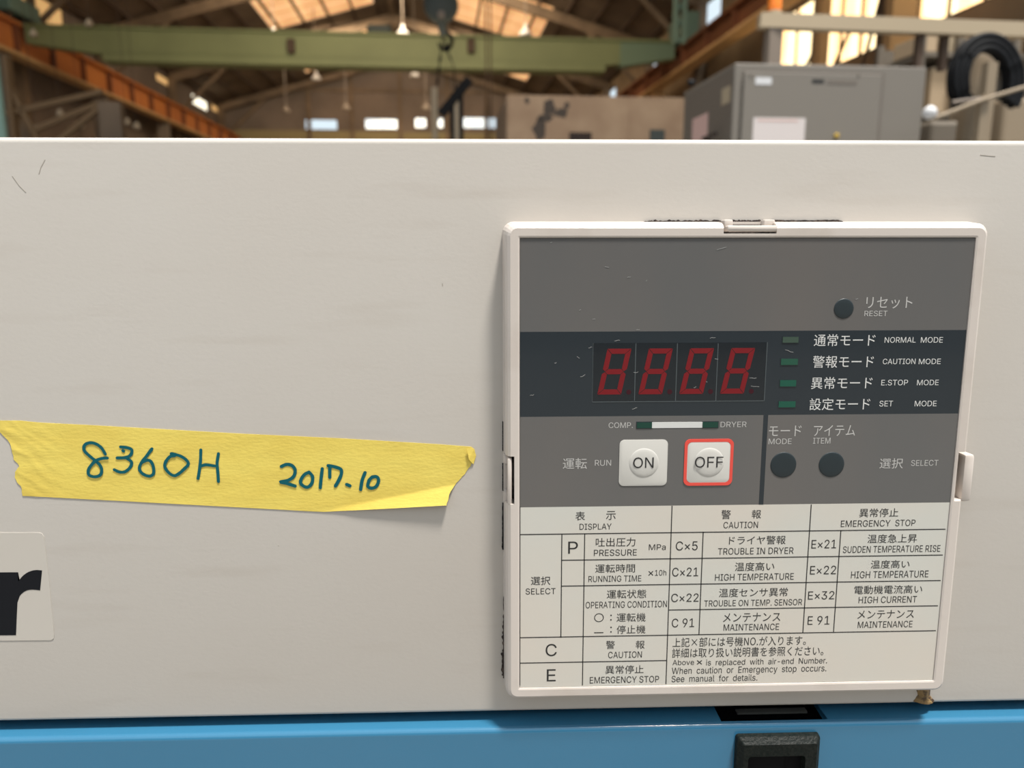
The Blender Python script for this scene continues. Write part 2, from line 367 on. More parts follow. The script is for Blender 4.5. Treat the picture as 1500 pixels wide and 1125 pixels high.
# roof: sheets with openings for the translucent panels
SKY = [(-9.5, -3.5, 33.0, 41.0), (-9.5, -3.5, 42.8, 50.0), (-9.5, -3.5, 55.0, 62.0), (0.5, 6.2, 33.0, 40.3), (0.5, 6.2, 42.0, 50.0), (0.5, 6.8, 54.0, 60.0)]
def roofquad(bm, u0, u1, v0, v1, off, th):
    P = [(u0, v0), (u1, v0), (u1, v1), (u0, v1)]
    a = [bm.verts.new((u, v, roof_h(u) + off)) for u, v in P]; b = [bm.verts.new((u, v, roof_h(u) + off + th)) for u, v in P]
    bm.faces.new(a); bm.faces.new(b)
    for k in range(4): bm.faces.new((a[k], a[(k + 1) % 4], b[(k + 1) % 4], b[k]))
for name, ua, ub in (('ceiling', UL - 0.4, URG), ('ceiling.001', URG, UR + 0.4)):
    bm = bmesh.new(); hl = [s for s in SKY if ua < s[0] < ub]
    A = sorted({ua, ub} | {s[0] for s in hl} | {s[1] for s in hl}); B = sorted({6.0, VF + 0.3} | {s[2] for s in hl} | {s[3] for s in hl})
    for i in range(len(A) - 1):
        for j in range(len(B) - 1):
            if any(s[0] < (A[i] + A[i + 1]) / 2 < s[1] and s[2] < (B[j] + B[j + 1]) / 2 < s[3] for s in hl): continue
            roofquad(bm, A[i], A[i + 1], B[j], B[j + 1], 0, 0.12)
    c = struct(name, bm, M['roof'])
    for s in hl:                                            # each translucent roof sheet is a piece of its own
        n = 4
        for k in range(n):
            bm = bmesh.new(); va = s[2] + (s[3] - s[2]) * k / n + 0.04; vb = s[2] + (s[3] - s[2]) * (k + 1) / n - 0.04
            roofquad(bm, s[0] + 0.03, s[1] - 0.03, va, vb, 0.03, 0.03)
            obj('roof_light_sheet', bm, M['skylight_bright'] if (s[2] > 53 and s[0] > 0 and k < 1) else M['skylight'], c)
    u = ua + 0.8
    while u < ub - 0.3:                                     # purlins along the hall
        bm = bmesh.new(); beam(bm, (u, 6.2, roof_h(u) - 0.09), (u, VF, roof_h(u) - 0.09), 0.10, 0.18)
        obj('purlin', bm, M['purlin'], c); u += 1.42
bm = bmesh.new(); box(bm, URG - 0.2, URG + 0.2, 6, VF, HR - 0.35, HR - 0.02); struct('trim_3', bm, M['truss'])
# portal frames
for v, where in ((19.4, 'nearest roof frame, tan steel, well in front of the green crane'), (26.5, 'tan roof frame just in front of the green crane girder'), (33.8, 'tan roof frame just behind the green crane girder'),
                 (41.9, 'tan roof frame between the two rows of large amber roof lights'), (52.3, 'tan roof frame between the large amber roof lights and the farthest small ones'), (63.4, 'tan roof frame right against the far gable wall')):
    fr = thing('roof_truss', where, 'truss', (0, v, FLOOR_H), 'steel roof frames across the hall', hall=True)
    for s, ue in ((-1, UL + 0.3), (1, UR - 0.3)):
        bm = bmesh.new(); beam(bm, (URG, v, HR - 0.45), (ue, v, roof_h(ue) - 0.45), 0.25, 0.5); obj('rafter', bm, M['truss'], fr)
        bm = bmesh.new(); box(bm, ue - 0.2, ue + 0.2, v - 0.2, v + 0.2, FLOOR_H - 1.8, roof_h(ue) - 0.3); obj('column', bm, M['truss'], fr)
        bm = bmesh.new(); ui = ue - s * 3.4; beam(bm, (ue - s * .2, v, roof_h(ue) - 2.6), (ui, v, roof_h(ui) - 0.6), 0.16, 0.2); obj('brace', bm, M['truss'], fr)

# ---- runway girders
def runway(u, s, name_label, web_m, hl, ht, v0=9.0, step=2.7, cols=((14.0, .6), (22.4, .6), (30.8, .6), (39.2, .6), (47.6, .6), (56.0, .6))):
    r = thing('crane_runway', name_label, 'girder', (u, v0, hl), 'crane runway girders', hall=True)
    obj('web', bx(u - 0.03, u + 0.03, v0, VF - 0.5, hl + 0.12, ht - 0.1), web_m, r)
    obj('lower_flange', bx(u - 0.28, u + 0.28, v0, VF - 0.5, hl, hl + 0.12), M['flange'], r)
    obj('upper_flange', bx(u - 0.28, u + 0.28, v0, VF - 0.5, ht - 0.1, ht), web_m, r)
    obj('rail', bx(u - 0.06, u + 0.06, v0, VF - 0.5, ht, ht + 0.12), M['purlin'], r)
    v = v0 + 0.8
    while v < VF - 1:
        obj('stiffener', bx(u - 0.25, u + 0.25, v - 0.03, v + 0.03, hl + 0.12, ht - 0.1), M['rust'], r); v += step
    for v, cw in cols:
        obj('column', bx(u - cw / 2 + s * 0.2, u + cw / 2 + s * 0.2, v - 0.15, v + 0.15, FLOOR_H - 1.8, hl), M['flange'] if s > 0 else M['post'], r)
    return r
runway(-15.2, -1, 'orange-brown crane runway girder with stiffeners along the left wall', M['orange'], 6.45, 7.65)
runway(9.9, 1, 'brown crane runway girder along the right side, web coloured as shaded, lower flange coloured as lit', M['rust'], 6.5, 7.4, cols=((9.6, .5), (17.05, .55), (20.6, .24), (36.0, .5), (50.0, .5)))

# ---- overhead crane
VG = 32.0
cr = thing('overhead_crane', 'green overhead travelling crane girder spanning the hall', 'crane', (-2.6, VG, 7.0), hall=True)
hb_ = hp(600, 102, VG)[1]; ht_ = hp(600, 56, VG)[1]
bm = bmesh.new()
uL, uR = -15.2, 9.9
prof = [(uL + .3, ht_ - 0.55), (uL + 3.0, hb_ + 0.25), (uR - 3.2, hb_ + 0.25), (uR - .4, ht_ - 0.6), (uR - .4, ht_), (uL + .3, ht_)]
prism(bm, prof, VG - 0.3, VG + 0.3); obj('girder', bm, M['green'], cr)
bm = bmesh.new(); prism(bm, [(uR - 2.6, hb_ + 0.22), (uR - .42, ht_ - 0.58), (uR - .42, ht_ - .02), (uR - 2.6, ht_ - .02)], VG - 0.31, VG + 0.31); obj('cool_lit_end', bm, M['green_cool_lit'], cr)  # cooler light on the girder's right end, put into the colour
obj('lower_flange', bx(uL + 3.0, uR - 3.2, VG - 0.42, VG + 0.42, hb_, hb_ + 0.25), M['green'], cr)
obj('upper_flange', bx(uL + .3, uR - .4, VG - 0.42, VG + 0.42, ht_, ht_ + 0.08), M['green'], cr)
for u, tz in ((uL, 7.95), (uR, 7.5)):
    e = obj('end_truck', bx(u - 0.3, u + 0.3, VG - 1.1, VG + 1.1, tz, 8.55, bev=0.05), M['teal'], cr)
    for dv in (-.75, .75):
        bm = bmesh.new(); tube(bm, [(u - 0.1, VG + dv, tz + .03), (u + 0.1, VG + dv, tz + .03)], 0.2, 14); obj('wheel', bm, M['purlin'], e)
for x in (426, 690):
    u, h = hp(x, 67, VG - 0.45); obj('junction_box', bx(u - 0.14, u + 0.14, VG - 0.5, VG - 0.3, h - 0.25, h + 0.25, bev=0.03), M['purlin'], cr)
u, h = hp(555, 48, VG); obj('hoist_motor', bx(u - 0.45, u + 0.5, VG - 0.3, VG + 0.3, ht_ + 0.08, h + 0.25, bev=0.12), M['hook'], cr)
# teal driver's ladder frame near the right end
u, h = hp(990, 30, 26); cc = thing('ladder_frame', 'teal steel access ladder frame beside the right runway girder', 'ladder', (u, 26, 6), hall=True)
for du in (0, 0.28): obj('stile', bx(u - 0.08 + du, u + 0.05 + du, 25.9, 26.1, h - 0.7, h + 1.6), M['teal'], cc)
for k in range(5): obj('rung', bx(u, u + 0.30, 25.95, 26.05, h - 0.65 + k * 0.5, h - 0.5 + k * 0.5), M['teal'], cc)

# ---- hook block with chain slings, nearer than the crane
VH = 20.0
hk = thing('hook_block', 'dark grey round hook block with hanging chain slings in front of the crane', 'hook', (hp(645, 10, VH)[0], VH, 5), hall=True)
u, h = hp(646, 8, VH)
bm = bmesh.new(); lathe(bm, (u, VH, h), [(0.30, -0.2), (0.40, -0.12), (0.42, 0), (0.40, 0.12), (0.30, 0.2)], 28, 'Y'); obj('sheave_housing', bm, M['hook'], hk, 40)
bm = bmesh.new(); lathe(bm, (u, VH - 0.2, hp(646, 25, VH)[1]), [(0.09, -0.03), (0.09, 0.05)], 14, 'Y'); obj('axle_cap', bm, M['post'], hk, 40)
for du in (-0.2, 0.2):
    bm = bmesh.new(); tube(bm, [(u + du, VH, h + 0.2), (u + du * 1.3, VH, 12.6)], 0.02, 6); obj('hoist_rope', bm, M['purlin'], hk)
hn = hp(650, 36, VH)[1]; hh = hp(650, 52, VH)[1]
bm = bmesh.new(); tube(bm, [(u, VH, hn + .15), (u + 0.05, VH, hh)], 0.11, 10, [0.15, 0.08]); obj('swivel', bm, M['hook'], hk, 50)
bm = bmesh.new()
tube(bm, [(u + 0.08 + 0.17 * math.sin(a), VH, hh - 0.12 + 0.2 * math.cos(a)) for a in [x * 0.45 for x in range(11)]], 0.05, 8, [0.05] * 8 + [0.04, 0.03, 0.015]); obj('hook', bm, M['rubber'], hk, 60)
def chain(pts, r=0.03):
    bm = bmesh.new(); P = [Vector((hp(x, y, VH)[0], VH, hp(x, y, VH)[1])) for x, y in pts]
    for a, b in zip(P, P[1:]):
        n = max(2, int((b - a).length / 0.12))
        for k in range(n):
            p = a.lerp(b, k / n); q = a.lerp(b, (k + 1.25) / n); beam(bm, p, q, r * (2 if k % 2 else 0.8), r * (0.8 if k % 2 else 2), Vector((0, 1, 0.01)))
    return obj('chain', bm, M['rubber'], hk)
chain([(648, 55), (644, 90), (640, 130), (641, 215)]); chain([(651, 56), (655, 74)], 0.05); chain([(653, 70), (664, 95), (668, 140)], 0.02)
# festoon cables
for x, lab in ((711, 'thin dark cable hanging from the roof, first right of the hook block'), (718, 'thin dark cable hanging from the roof, second right of the hook block')):
    u = hp(x, 60, 22)[0]; bm = bmesh.new(); tube(bm, [(u, 22, 13.0), (u + .02, 22, hp(x, 205, 22)[1])], 0.022, 6)
    tag(obj('hanging_cable', bm, M['purlin'], hall=True), lab, 'cable')

# ---- pendant lamps
for x, y, v, sz, lab in ((590, 47, 38, 0.33, 'white bell pendant lamp just above the green girder, left of the hook block'),
                    (401, 50, 40, 0.30, 'white bell pendant lamp beside the left amber roof lights, above the girder'),
                    (463, 112, 48, 0.28, 'white pendant lamp below the left part of the green girder by an amber roof light'),
                    (608, 108, 48, 0.30, 'white pendant lamp hanging just under the middle of the green girder'),
                    (770, 46, 38, 0.30, 'pale pendant lamp in front of the right amber roof light'),
                    (507, 156, 56, 0.32, 'small dim pendant lamp on the far wall left of the middle windows'),
                    (624, 156, 56, 0.32, 'small dim pendant lamp above the two small round far windows'),
                    (419, 160, 52, 0.26, 'dark little pendant lamp above the leftmost far window')):
    u, h = hp(x, y, v); rh = roof_h(u) + 0.03
    p = thing('pendant_lamp', lab, 'lamp', (u, v, h), 'pendant lamps in the hall', hall=True)
    bm = bmesh.new(); lathe(bm, (u, v, h - sz * .6), [(sz, 0), (sz * .98, sz * .25), (sz * .7, sz * .65), (sz * .3, sz * .95), (sz * .22, sz * 1.6)], 18); obj('shade', bm, M['white'] if v < 50 else M['post'], p, 50)
    bm = bmesh.new(); tube(bm, [(u, v, h + sz * .9), (u, v, rh)], 0.025, 6); obj('rod', bm, M['post'], p)

# ---- jib crane posts at the middle
VP_ = 16.0
jb = thing('jib_crane', 'dark jib crane arm rising over slim posts in the middle distance', 'crane', (hp(665, 200, VP_)[0], VP_, FLOOR_H), hall=True)
def pole(px, y, wpx, m, v=VP_):
    u, h = hp(px, y, v); hw = wpx / F * v / 2; return obj('post', bx(u - hw, u + hw, v - hw, v + hw, FLOOR_H - 1.8, h), m, jb)
pole(662, 140, 6, M['rubber']); pole(675, 128, 6, M['rubber']); pole(668.5, 146, 6, M['rail'])
bm = bmesh.new(); a = hp(646, 168, VP_); b = hp(688, 116, VP_); beam(bm, (a[0], VP_, a[1]), (b[0], VP_, b[1]), 0.16, 0.17); obj('arm', bm, M['rubber'], jb)
u, h = hp(636, 128, 18); tag(obj('slim_column', bx(u - .07, u + .07, 17.95, 18.05, FLOOR_H - 1.0, h), M['rail'], hall=True), 'slim pale column just left of the dark jib crane arm', 'column')

# ---- large weathered beige housing
VB = 12.0
u0, h1 = hp(742, 138, VB); u1, _ = hp(1030, 138, VB); 
bk = thing('machine_housing', 'large weathered beige metal housing with dark stains, behind the grey cabinet', 'machine', ((u0 + u1) / 2, VB, FLOOR_H), hall=True)
obj('body', bx(u0, u1, VB, VB + 2.2, FLOOR_H - 1.8, h1, bev=0.03), M['block'], bk)
bm = bmesh.new()
rnd = random.Random(3)
def blob(cx_, cy_, rx, ry, n=14, v=VB - 0.004):
    P = []
    for k in range(n):
        a = 2 * math.pi * k / n; q = 0.65 + 0.5 * rnd.random(); P.append(hp(cx_ + rx * q * math.cos(a), cy_ - ry * q * math.sin(a), v))
    prism(bm, P, v, VB)
for b_ in ((790, 188, 11, 18), (805, 158, 10, 13), (822, 166, 9, 8), (800, 172, 12, 6), (830, 155, 4, 6), (772, 147, 4, 5)): blob(*b_)
obj('stain', bm, M['stain'], bk)['kind'] = 'stuff'
for x0, x1, y0, y1, mm in ((834, 866, 194, 204, M['grime']), (952, 973, 190, 202, M['hook'])):
    a = hp(x0, y0, VB); b = hp(x1, y1, VB); obj('opening', bx(a[0], b[0], VB - 0.02, VB + 0.02, b[1] - 0.3, a[1]), mm, bk)
a = hp(925, 140, VB); obj('seam_cover', bx(a[0] - .02, a[0] + .02, VB - .012, VB + .01, FLOOR_H, h1 - .02), M['block'], bk)

# ---- grey cabinet
VC = 4.5
cu0, ch1 = hp(1077, 92, VC); cu1, _ = hp(1358, 92, VC)
vback = VC * (1077 - 640) / (1003 - 640)
cb = thing('control_cabinet', 'tall grey steel control cabinet behind the machine, with notice and labels', 'cabinet', ((cu0 + cu1) / 2, VC, FLOOR_H), hall=True)
obj('body', bx(cu0, cu1, VC, vback, FLOOR_H - 1.0, ch1, bev=0.006), M['cab'], cb)
def plate(name, x0, x1, y0, y1, m, off=0.004, v=VC, th=0.003, parent=cb, bev=0):
    a = hp(x0, y0, v - off); b = hp(x1, y1, v - off); return obj(name, bx(a[0], b[0], v - off, v - off + th, b[1], a[1], bev=bev), m, parent)
dr = plate('door', 1091, 1266, 105, 420, M['cab'], 0.018, th=0.018, bev=0.003)
seam = plate('door_gap', 1088, 1269, 102, 425, M['cab_side'], 0.001, th=0.002)
plate('label_plate', 1107, 1130, 113, 124, M['white'], 0.0195, parent=dr)
pl = plate('name_plate', 1190, 1207, 116, 122, M['ink_black'], 0.0195, parent=dr)
plate('name_plate', 1213, 1255, 117, 124, M['cab_side'], 0.0195, parent=dr)
plate('notice', 1104, 1175, 172, 250, M['paper'], 0.0195, parent=dr)
plate('notice_heading', 1110, 1169, 175, 178, M['paper_line'], 0.0205, parent=dr)
for x in (1100, 1258):
    bm = bmesh.new(); a = hp(x, 110, VC - .02); lathe(bm, (a[0], VC - .018, a[1]), [(0.007, 0), (0.006, .004)], 10, 'Y'); obj('screw', bm, M['cab_side'], cb)
a = hp(1225, 199, VC - .02); bm = bmesh.new(); lathe(bm, (a[0], VC - .018, a[1]), [(0.014, 0), (0.014, .012), (.008, .02)], 14, 'Y'); obj('knob', bm, mat('yellow_knob', (0.45, 0.30, 0.03)), dr)
a = hp(1100, 60, VC)
def side_plate(x0, x1, y0, y1, m, name):
    a0 = lr(x0, y0, cu0 - .003); a1 = lr(x1, y0, cu0 - .003); z0_ = lr((x0 + x1) / 2, y1, cu0)[1]; z1_ = lr((x0 + x1) / 2, y0, cu0)[1]
    return obj(name, bx(cu0 - .004, cu0 - .001, a1[0], a0[0], z0_, z1_), m, cb)
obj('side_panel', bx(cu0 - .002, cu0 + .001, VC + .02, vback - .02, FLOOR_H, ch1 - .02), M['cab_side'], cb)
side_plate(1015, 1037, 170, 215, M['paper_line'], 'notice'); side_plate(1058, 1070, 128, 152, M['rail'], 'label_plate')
bm = bmesh.new(); p0 = lr(1008, 121, cu0 - .02); tube(bm, [(cu0 - .02, p0[0], p0[1]), (cu0 + .02, p0[0], p0[1] )], 0.02, 12); obj('cable_gland', bm, M['rubber'], cb)
bm = bmesh.new(); p0 = lr(1030, 203, cu0 - .05); p1 = lr(1048, 196, cu0 - .05); tube(bm, [(cu0 - .001, p0[0], p0[1] - .02), (cu0 - .05, p0[0], p0[1]), (cu0 - .05, p1[0], p1[1])], 0.012, 8); obj('side_handle', bm, M['grime'], cb)

# ---- rail, post, beacon behind the cabinet
VRL = 5.6
rl = thing('cable_rail', 'pale beige horizontal rail on a grey post above the grey cabinet', 'rail', (hp(1133, 90, VRL)[0], VRL, FLOOR_H), hall=True)
a = hp(1112, 31, VRL); b = hp(1530, 46, VRL - .25); bm = bmesh.new(); beam(bm, (a[0], VRL, a[1]), (b[0], VRL - .25, b[1]), 0.09, 0.095); obj('rail', bm, M['rail'], rl)
a = hp(1124, 40, VRL); b = hp(1143, 40, VRL); obj('post', bx(a[0], b[0], VRL - .05, VRL + .05, FLOOR_H - 1.8, a[1]), M['post'], rl)
a = hp(1492, 60, VRL - .2); obj('end_post', bx(a[0] + .1, a[0] + .18, VRL - .24, VRL - .14, FLOOR_H - 1.8, a[1] + .02), M['post'], rl)
for x in (1344, 1380):
    a = hp(x, 50, VRL - .1); obj('hanger', bx(a[0] - .02, a[0] + .02, VRL - .16, VRL - .1, a[1] - .25, a[1] + .02), M['purlin'], rl)
a = hp(1134, 24, VRL); bc = thing('warning_beacon', 'orange warning beacon on top of the beige rail', 'beacon', (a[0], VRL, a[1]), hall=True)
bm = bmesh.new(); lathe(bm, (a[0], VRL, a[1]), [(0.05, 0), (0.05, 0.03), (0.04, .035)], 16); obj('base', bm, M['rail'], bc, 40)
bm = bmesh.new(); lathe(bm, (a[0], VRL, a[1] + .035), [(0.045, 0), (0.047, 0.10), (0.035, .13)], 16); obj('lens', bm, M['beacon'], bc, 40)

# ---- columns and bracing in front of the right wall
for p, q, v, lab in (((1250, 90), (1286, 0), 19.5, 'steepest thin dark brace crossing the wide yellow wall window'), ((1200, 85), (1240, 42), 21, 'thin dark brace at the left of the wide yellow wall window'), ((1150, 90), (1192, 62), 22.3, 'low thin brace crossing the left yellow wall window')):
    a = hp(p[0], p[1] + 60, v); b = hp(q[0] + (q[0] - p[0]) * .3, q[1] - (p[1] - q[1]) * .3, v); bm = bmesh.new(); beam(bm, (a[0], v, a[1]), (b[0], v, b[1]), .06, .08)
    tag(obj('wall_brace', bm, M['purlin'], hall=True), lab, 'brace')

# ---- things to the right of the cabinet
VX = 5.0
def hbox(name, x0, x1, y0, y1, m, lab, cat, v=VX, depth=.25, floor=False, bev=0.01, group=None):
    a = hp(x0, y0, v); b = hp(x1, y1, v)
    return tag(obj(name, bx(a[0], b[0], v, v + depth, FLOOR_H - 1.8 if floor else b[1], a[1], bev=bev), m, hall=True), lab, cat, group)
cr_ = thing('storage_rack', 'dark steel rack holding cartons at the right of the grey cabinet', 'rack', (hp(1400, 160, 6.2)[0], 6.2, FLOOR_H), hall=True)
for x in (1356, 1412, 1495, 1530):
    a = hp(x, 30, 6.2)
    for dv in (0, .6): obj('upright', bx(a[0] - .025, a[0] + .025, 6.2 + dv, 6.25 + dv, FLOOR_H - 1.8, a[1] - .05), M['clutter'], cr_)
ua_, ub_ = hp(1350, 100, 6.2)[0], hp(1560, 100, 6.2)[0]
for y in (76, 165):
    h = hp(1400, y, 6.2)[1]; obj('shelf', bx(ua_, ub_, 6.2, 6.85, h - .04, h), M['clutter'], cr_)
obj('back_panel', bx(ua_, ub_, 6.86, 6.88, FLOOR_H - 1.8, hp(1400, 46, 6.2)[1]), M['clutter'], cr_)
hs1 = hp(1400, 76, 6.25); hs2 = hp(1400, 165, 6.25)
def on_shelf(x0, x1, ytop, sh, m, lab, cat='box', name='carton'):
    a = hp(x0, ytop, 6.25); b = hp(x1, ytop, 6.25); return tag(obj(name, bx(a[0], b[0], 6.25, 6.6, sh, a[1], bev=.006), m, hall=True), lab, cat)
h1s = hp(1400, 76, 6.2)[1]; h2s = hp(1400, 165, 6.2)[1]
on_shelf(1347, 1374, 52, h1s, M['carton'], 'small tan carton on the upper shelf next to the cabinet top')
on_shelf(1382, 1406, 50, h1s, M['rail'], 'pale beige carton on the upper shelf, second from the cabinet')
on_shelf(1414, 1432, 52, h1s, M['carton'], 'narrow tan carton on the upper shelf, left of the hose coil')
on_shelf(1480, 1498, 54, h1s, M['carton'], 'tan carton on the upper shelf behind the right of the hose coil')
on_shelf(1366, 1406, 98, h2s, M['carton'], 'tall tan carton on the lower shelf between cabinet and hose coil')
# hose coil on a post
VHS = 4.6
c0 = hp(1446, 118, VHS); hc = thing('hose_coil', 'thick black rubber hose coil hung over the beige tank at right', 'hose', (c0[0], VHS, c0[1]), hall=True)
for k in range(6):
    bm = bmesh.new(); rx = 33 + (k % 3) * 8.0; ry = 48 + (k % 3) * 9; dv = (k // 3) * 0.05; P = []
    for i in range(29):
        a = math.radians(-35 + 250 * i / 28); p = hp(1448 + (rx) * math.cos(a) , 118 - ry * math.sin(a), VHS); P.append((p[0], VHS + dv, p[1]))
    tube(bm, P, 0.020, 10); obj('hose_turn', bm, M['rubber'], hc, 60)
c1 = hp(1456, 64, VHS + .1); tk = thing('air_tank', 'narrow domed beige tank standing under the black hose coil', 'tank', (c1[0], VHS + .1, FLOOR_H), hall=True)
R_ = 0.092; bm = bmesh.new(); lathe(bm, (c1[0], VHS + .21, FLOOR_H - 1.0), [(R_, 0), (R_, c1[1] + 1.0 - FLOOR_H - R_ * .9), (R_ * .92, c1[1] + 1.0 - FLOOR_H - R_ * .5), (R_ * .6, c1[1] + 1.0 - FLOOR_H - R_ * .15 + .05), (R_ * .2, c1[1] + 1.0 - FLOOR_H + .08)], 24); obj('shell', bm, M['tank'], tk, 50)
a = hp(1438, 100, VHS); obj('support_post', bx(a[0] - .03, a[0] + .03, VHS - .10, VHS - .04, FLOOR_H - 1.8, hp(1438, 96, VHS)[1]), M['tank'], tk)
lv = thing('lever_rod', 'thin pale rod with a white ball end slanting up right of the grey cabinet', 'rod', (hp(1437, 147, 4.3)[0], 4.3, FLOOR_H), hall=True)
bm = bmesh.new(); P = [(hp(x, y, 4.3)[0], 4.3, hp(x, y, 4.3)[1]) for x, y in ((1362, 176), (1437, 147), (1520, 122))]; tube(bm, P, 0.011, 10); obj('rod', bm, M['tank'], lv, 60)
bm = bmesh.new(); P = [(hp(x, y, 4.32)[0], 4.32, hp(x, y, 4.32)[1]) for x, y in ((1395, 150), (1440, 144))]; tube(bm, P, 0.010, 10); obj('short_rod', bm, M['post'], lv, 60)
a = hp(1439, 140, 4.34); obj('post', bx(a[0] - .022, a[0] + .022, 4.31, 4.36, FLOOR_H - 1.8, a[1]), M['tank'], lv)
a = hp(1362, 165, 4.3); bm = bmesh.new(); bmesh.ops.create_uvsphere(bm, u_segments=18, v_segments=12, radius=.038, matrix=Matrix.Translation((a[0], 4.3, a[1]))); obj('ball_end', bm, M['white'], lv, 60)
hbox('low_tank', 1472, 1560, 142, 200, M['tank'], 'tan machine body at the far right under the hose coil', 'machine', v=5.2, depth=.6, floor=True, bev=.03)
hbox('low_machine', 1364, 1430, 176, 205, M['clutter'], 'dark low machine body just right of the grey cabinet', 'machine', v=5.3, depth=.5, floor=True, bev=.03)

# ---- left clutter under the runway
sf = thing('support_frame', 'tan and grey steel support frame with slanting braces under the left runway girder', 'frame', (hp(100, 180, 15)[0], 15, FLOOR_H), hall=True)
for x0, x1, y0, v, m in ((146, 178, 150, 15.0, 'truss'), (8, 13, 82, 15.0, 'brace')):
    a = hp(x0, y0, v); b = hp(x1, y0, v); obj('column', bx(a[0], b[0], v - .1, v + .1, FLOOR_H - 1.8, a[1]), M[m], sf)
for (x0, y0), (x1, y1) in (((10, 118), (56, 205)), ((10, 166), (150, 134)), ((50, 190), (148, 150)), ((75, 215), (148, 156))):
    a = hp(x0, y0, 15); b = hp(x1, y1, 15); bm = bmesh.new(); beam(bm, (a[0], 15, a[1]), (b[0], 15, b[1]), .08, .085); obj('brace', bm, M['brace'], sf)
obj('lower_beam', bx(hp(8, 100, 15)[0], hp(178, 100, 15)[0], 15.1, 15.25, hp(100, 214, 15)[1], hp(100, 205, 15)[1]), M['truss'], sf)
a = hp(-10, 60, 9.0); tag(obj('service_pole', bx(a[0] - .05, a[0] + .02, 8.97, 9.03, FLOOR_H - 1.8, a[1]), M['teal'], hall=True), 'teal pole at the far left edge', 'pole')
for i, (x, y, lab) in enumerate(((88, 163, 'brightest small pale lamp under the left runway girder'), (118, 180, 'dim lamp low beside the broad grey column'), (52, 186, 'tan lamp low at the left near the blue window'), (186, 176, 'small tan lamp just right of the broad grey column'), (200, 182, 'second small tan lamp right of the broad grey column'), (130, 31, 'pale lamp above the left end of the green girder'), (49, 46, 'grey lamp on top of the left runway girder'))):
    v = 16.2; a = hp(x, y, v); t_ = thing('hanging_lamp', lab, 'lamp', (a[0], v, a[1]), 'small lamps along the left side', hall=True)
    bm = bmesh.new(); lathe(bm, (a[0], v, a[1] - .08), [(.04, -.02), (.07, 0), (.065, .06), (.025, .12)], 14); obj('shade', bm, M['carton'], t_, 50)
    bm = bmesh.new(); tube(bm, [(a[0], v, a[1] + .04), (a[0], v, roof_h(a[0]) + .03)], .005, 6); obj('rod', bm, M['purlin'], t_)

# ============================================================ THE MACHINE
XL = -0.75; XR = XZ(1536, 1030)[0]
ZT = (XZ(100, 200)[1] + XZ(1400, 205)[1]) / 2
ZB = (XZ(0, 1057)[1] + XZ(1500, 1028)[1]) / 2
mc = thing('air_compressor', 'beige and blue air compressor cabinet with control panel, filling the foreground', 'compressor', ((XL + XR) / 2, 0, 0))
def sweep(bm, prof, x0, x1):
    a = [bm.verts.new((x0, y, z)) for y, z in prof]; b = [bm.verts.new((x1, y, z)) for y, z in prof]
    for k in range(len(prof) - 1): bm.faces.new((a[k], a[k + 1], b[k + 1], b[k]))
    return a, b
def arc(cy_, cz_, r, a0, a1, n=6):
    return [(cy_ + r * math.cos(math.radians(a0 + (a1 - a0) * k / n)), cz_ + r * math.sin(math.radians(a0 + (a1 - a0) * k / n))) for k in range(n + 1)]
# upper sheet: folded over top and bottom, closed section
r1 = 0.0021
prof = [(0.72, ZT)] + arc(r1, ZT - r1, r1, 90, 180) + arc(0.0015, ZB + .0015, .0015, 180, 270) + [(0.014, ZB), (0.014, ZB + 0.004), (0.004, ZB + .004), (0.004, ZT - .004), (0.72, ZT - .004)]
bm = bmesh.new(); a, b = sweep(bm, prof + [prof[0]], XL, XR)
obj('upper_panel', bm, M['beige'], mc, 35)
# chassis behind
obj('chassis', bx(XL + .006, XR - .006, 0.016, 0.70, 0.03, ZT - 0.006), M['chassis'], mc)
for k, (xa, xb) in enumerate(((XL, XL + .004), (XR - .004, XR))):
    obj('side_panel', bx(xa, xb, 0.0046, 0.72, 0.06, ZT - 0.003), M['beige'], mc)
# lower blue door with folded top edge and a notch for the catch
YB = -0.0050; ZL = ZB - 0.0042; r2 = 0.0022
XB1 = XZ(1530, 1045, -.004)[0]
n0 = XZ(1057, 1053, -.003)[0]; n1 = XZ(1213, 1050, -.003)[0]
front = arc(YB + r2, ZL - r2, r2, 90, 180, 8) + [(YB, 0.08), (YB + .002, 0.08)] + [(YB + .002, ZL - r2 - .001)]
bm = bmesh.new()
for xa, xb, back in ((XL, n0, 0.012), (n0, n1, YB + r2), (n1, XB1, 0.012)):
    P = [(back, ZL)] + front + [(back, ZL - .0018), (back, ZL)] if back > 0 else front + [(YB + r2, ZL - .0018), front[0]]
    a, b = sweep(bm, P, xa, xb)
bmesh.ops.remove_doubles(bm, verts=bm.verts, dist=1e-6)
door = obj('lower_door', bm, M['blue'], mc, 35)
a = XZ(1083, 1046, .004); b = XZ(1186, 1044, .004)
obj('catch_bar', bx(a[0], b[0], .006, .009, ZL - .0030, ZL - .0022), M['bar'], door)
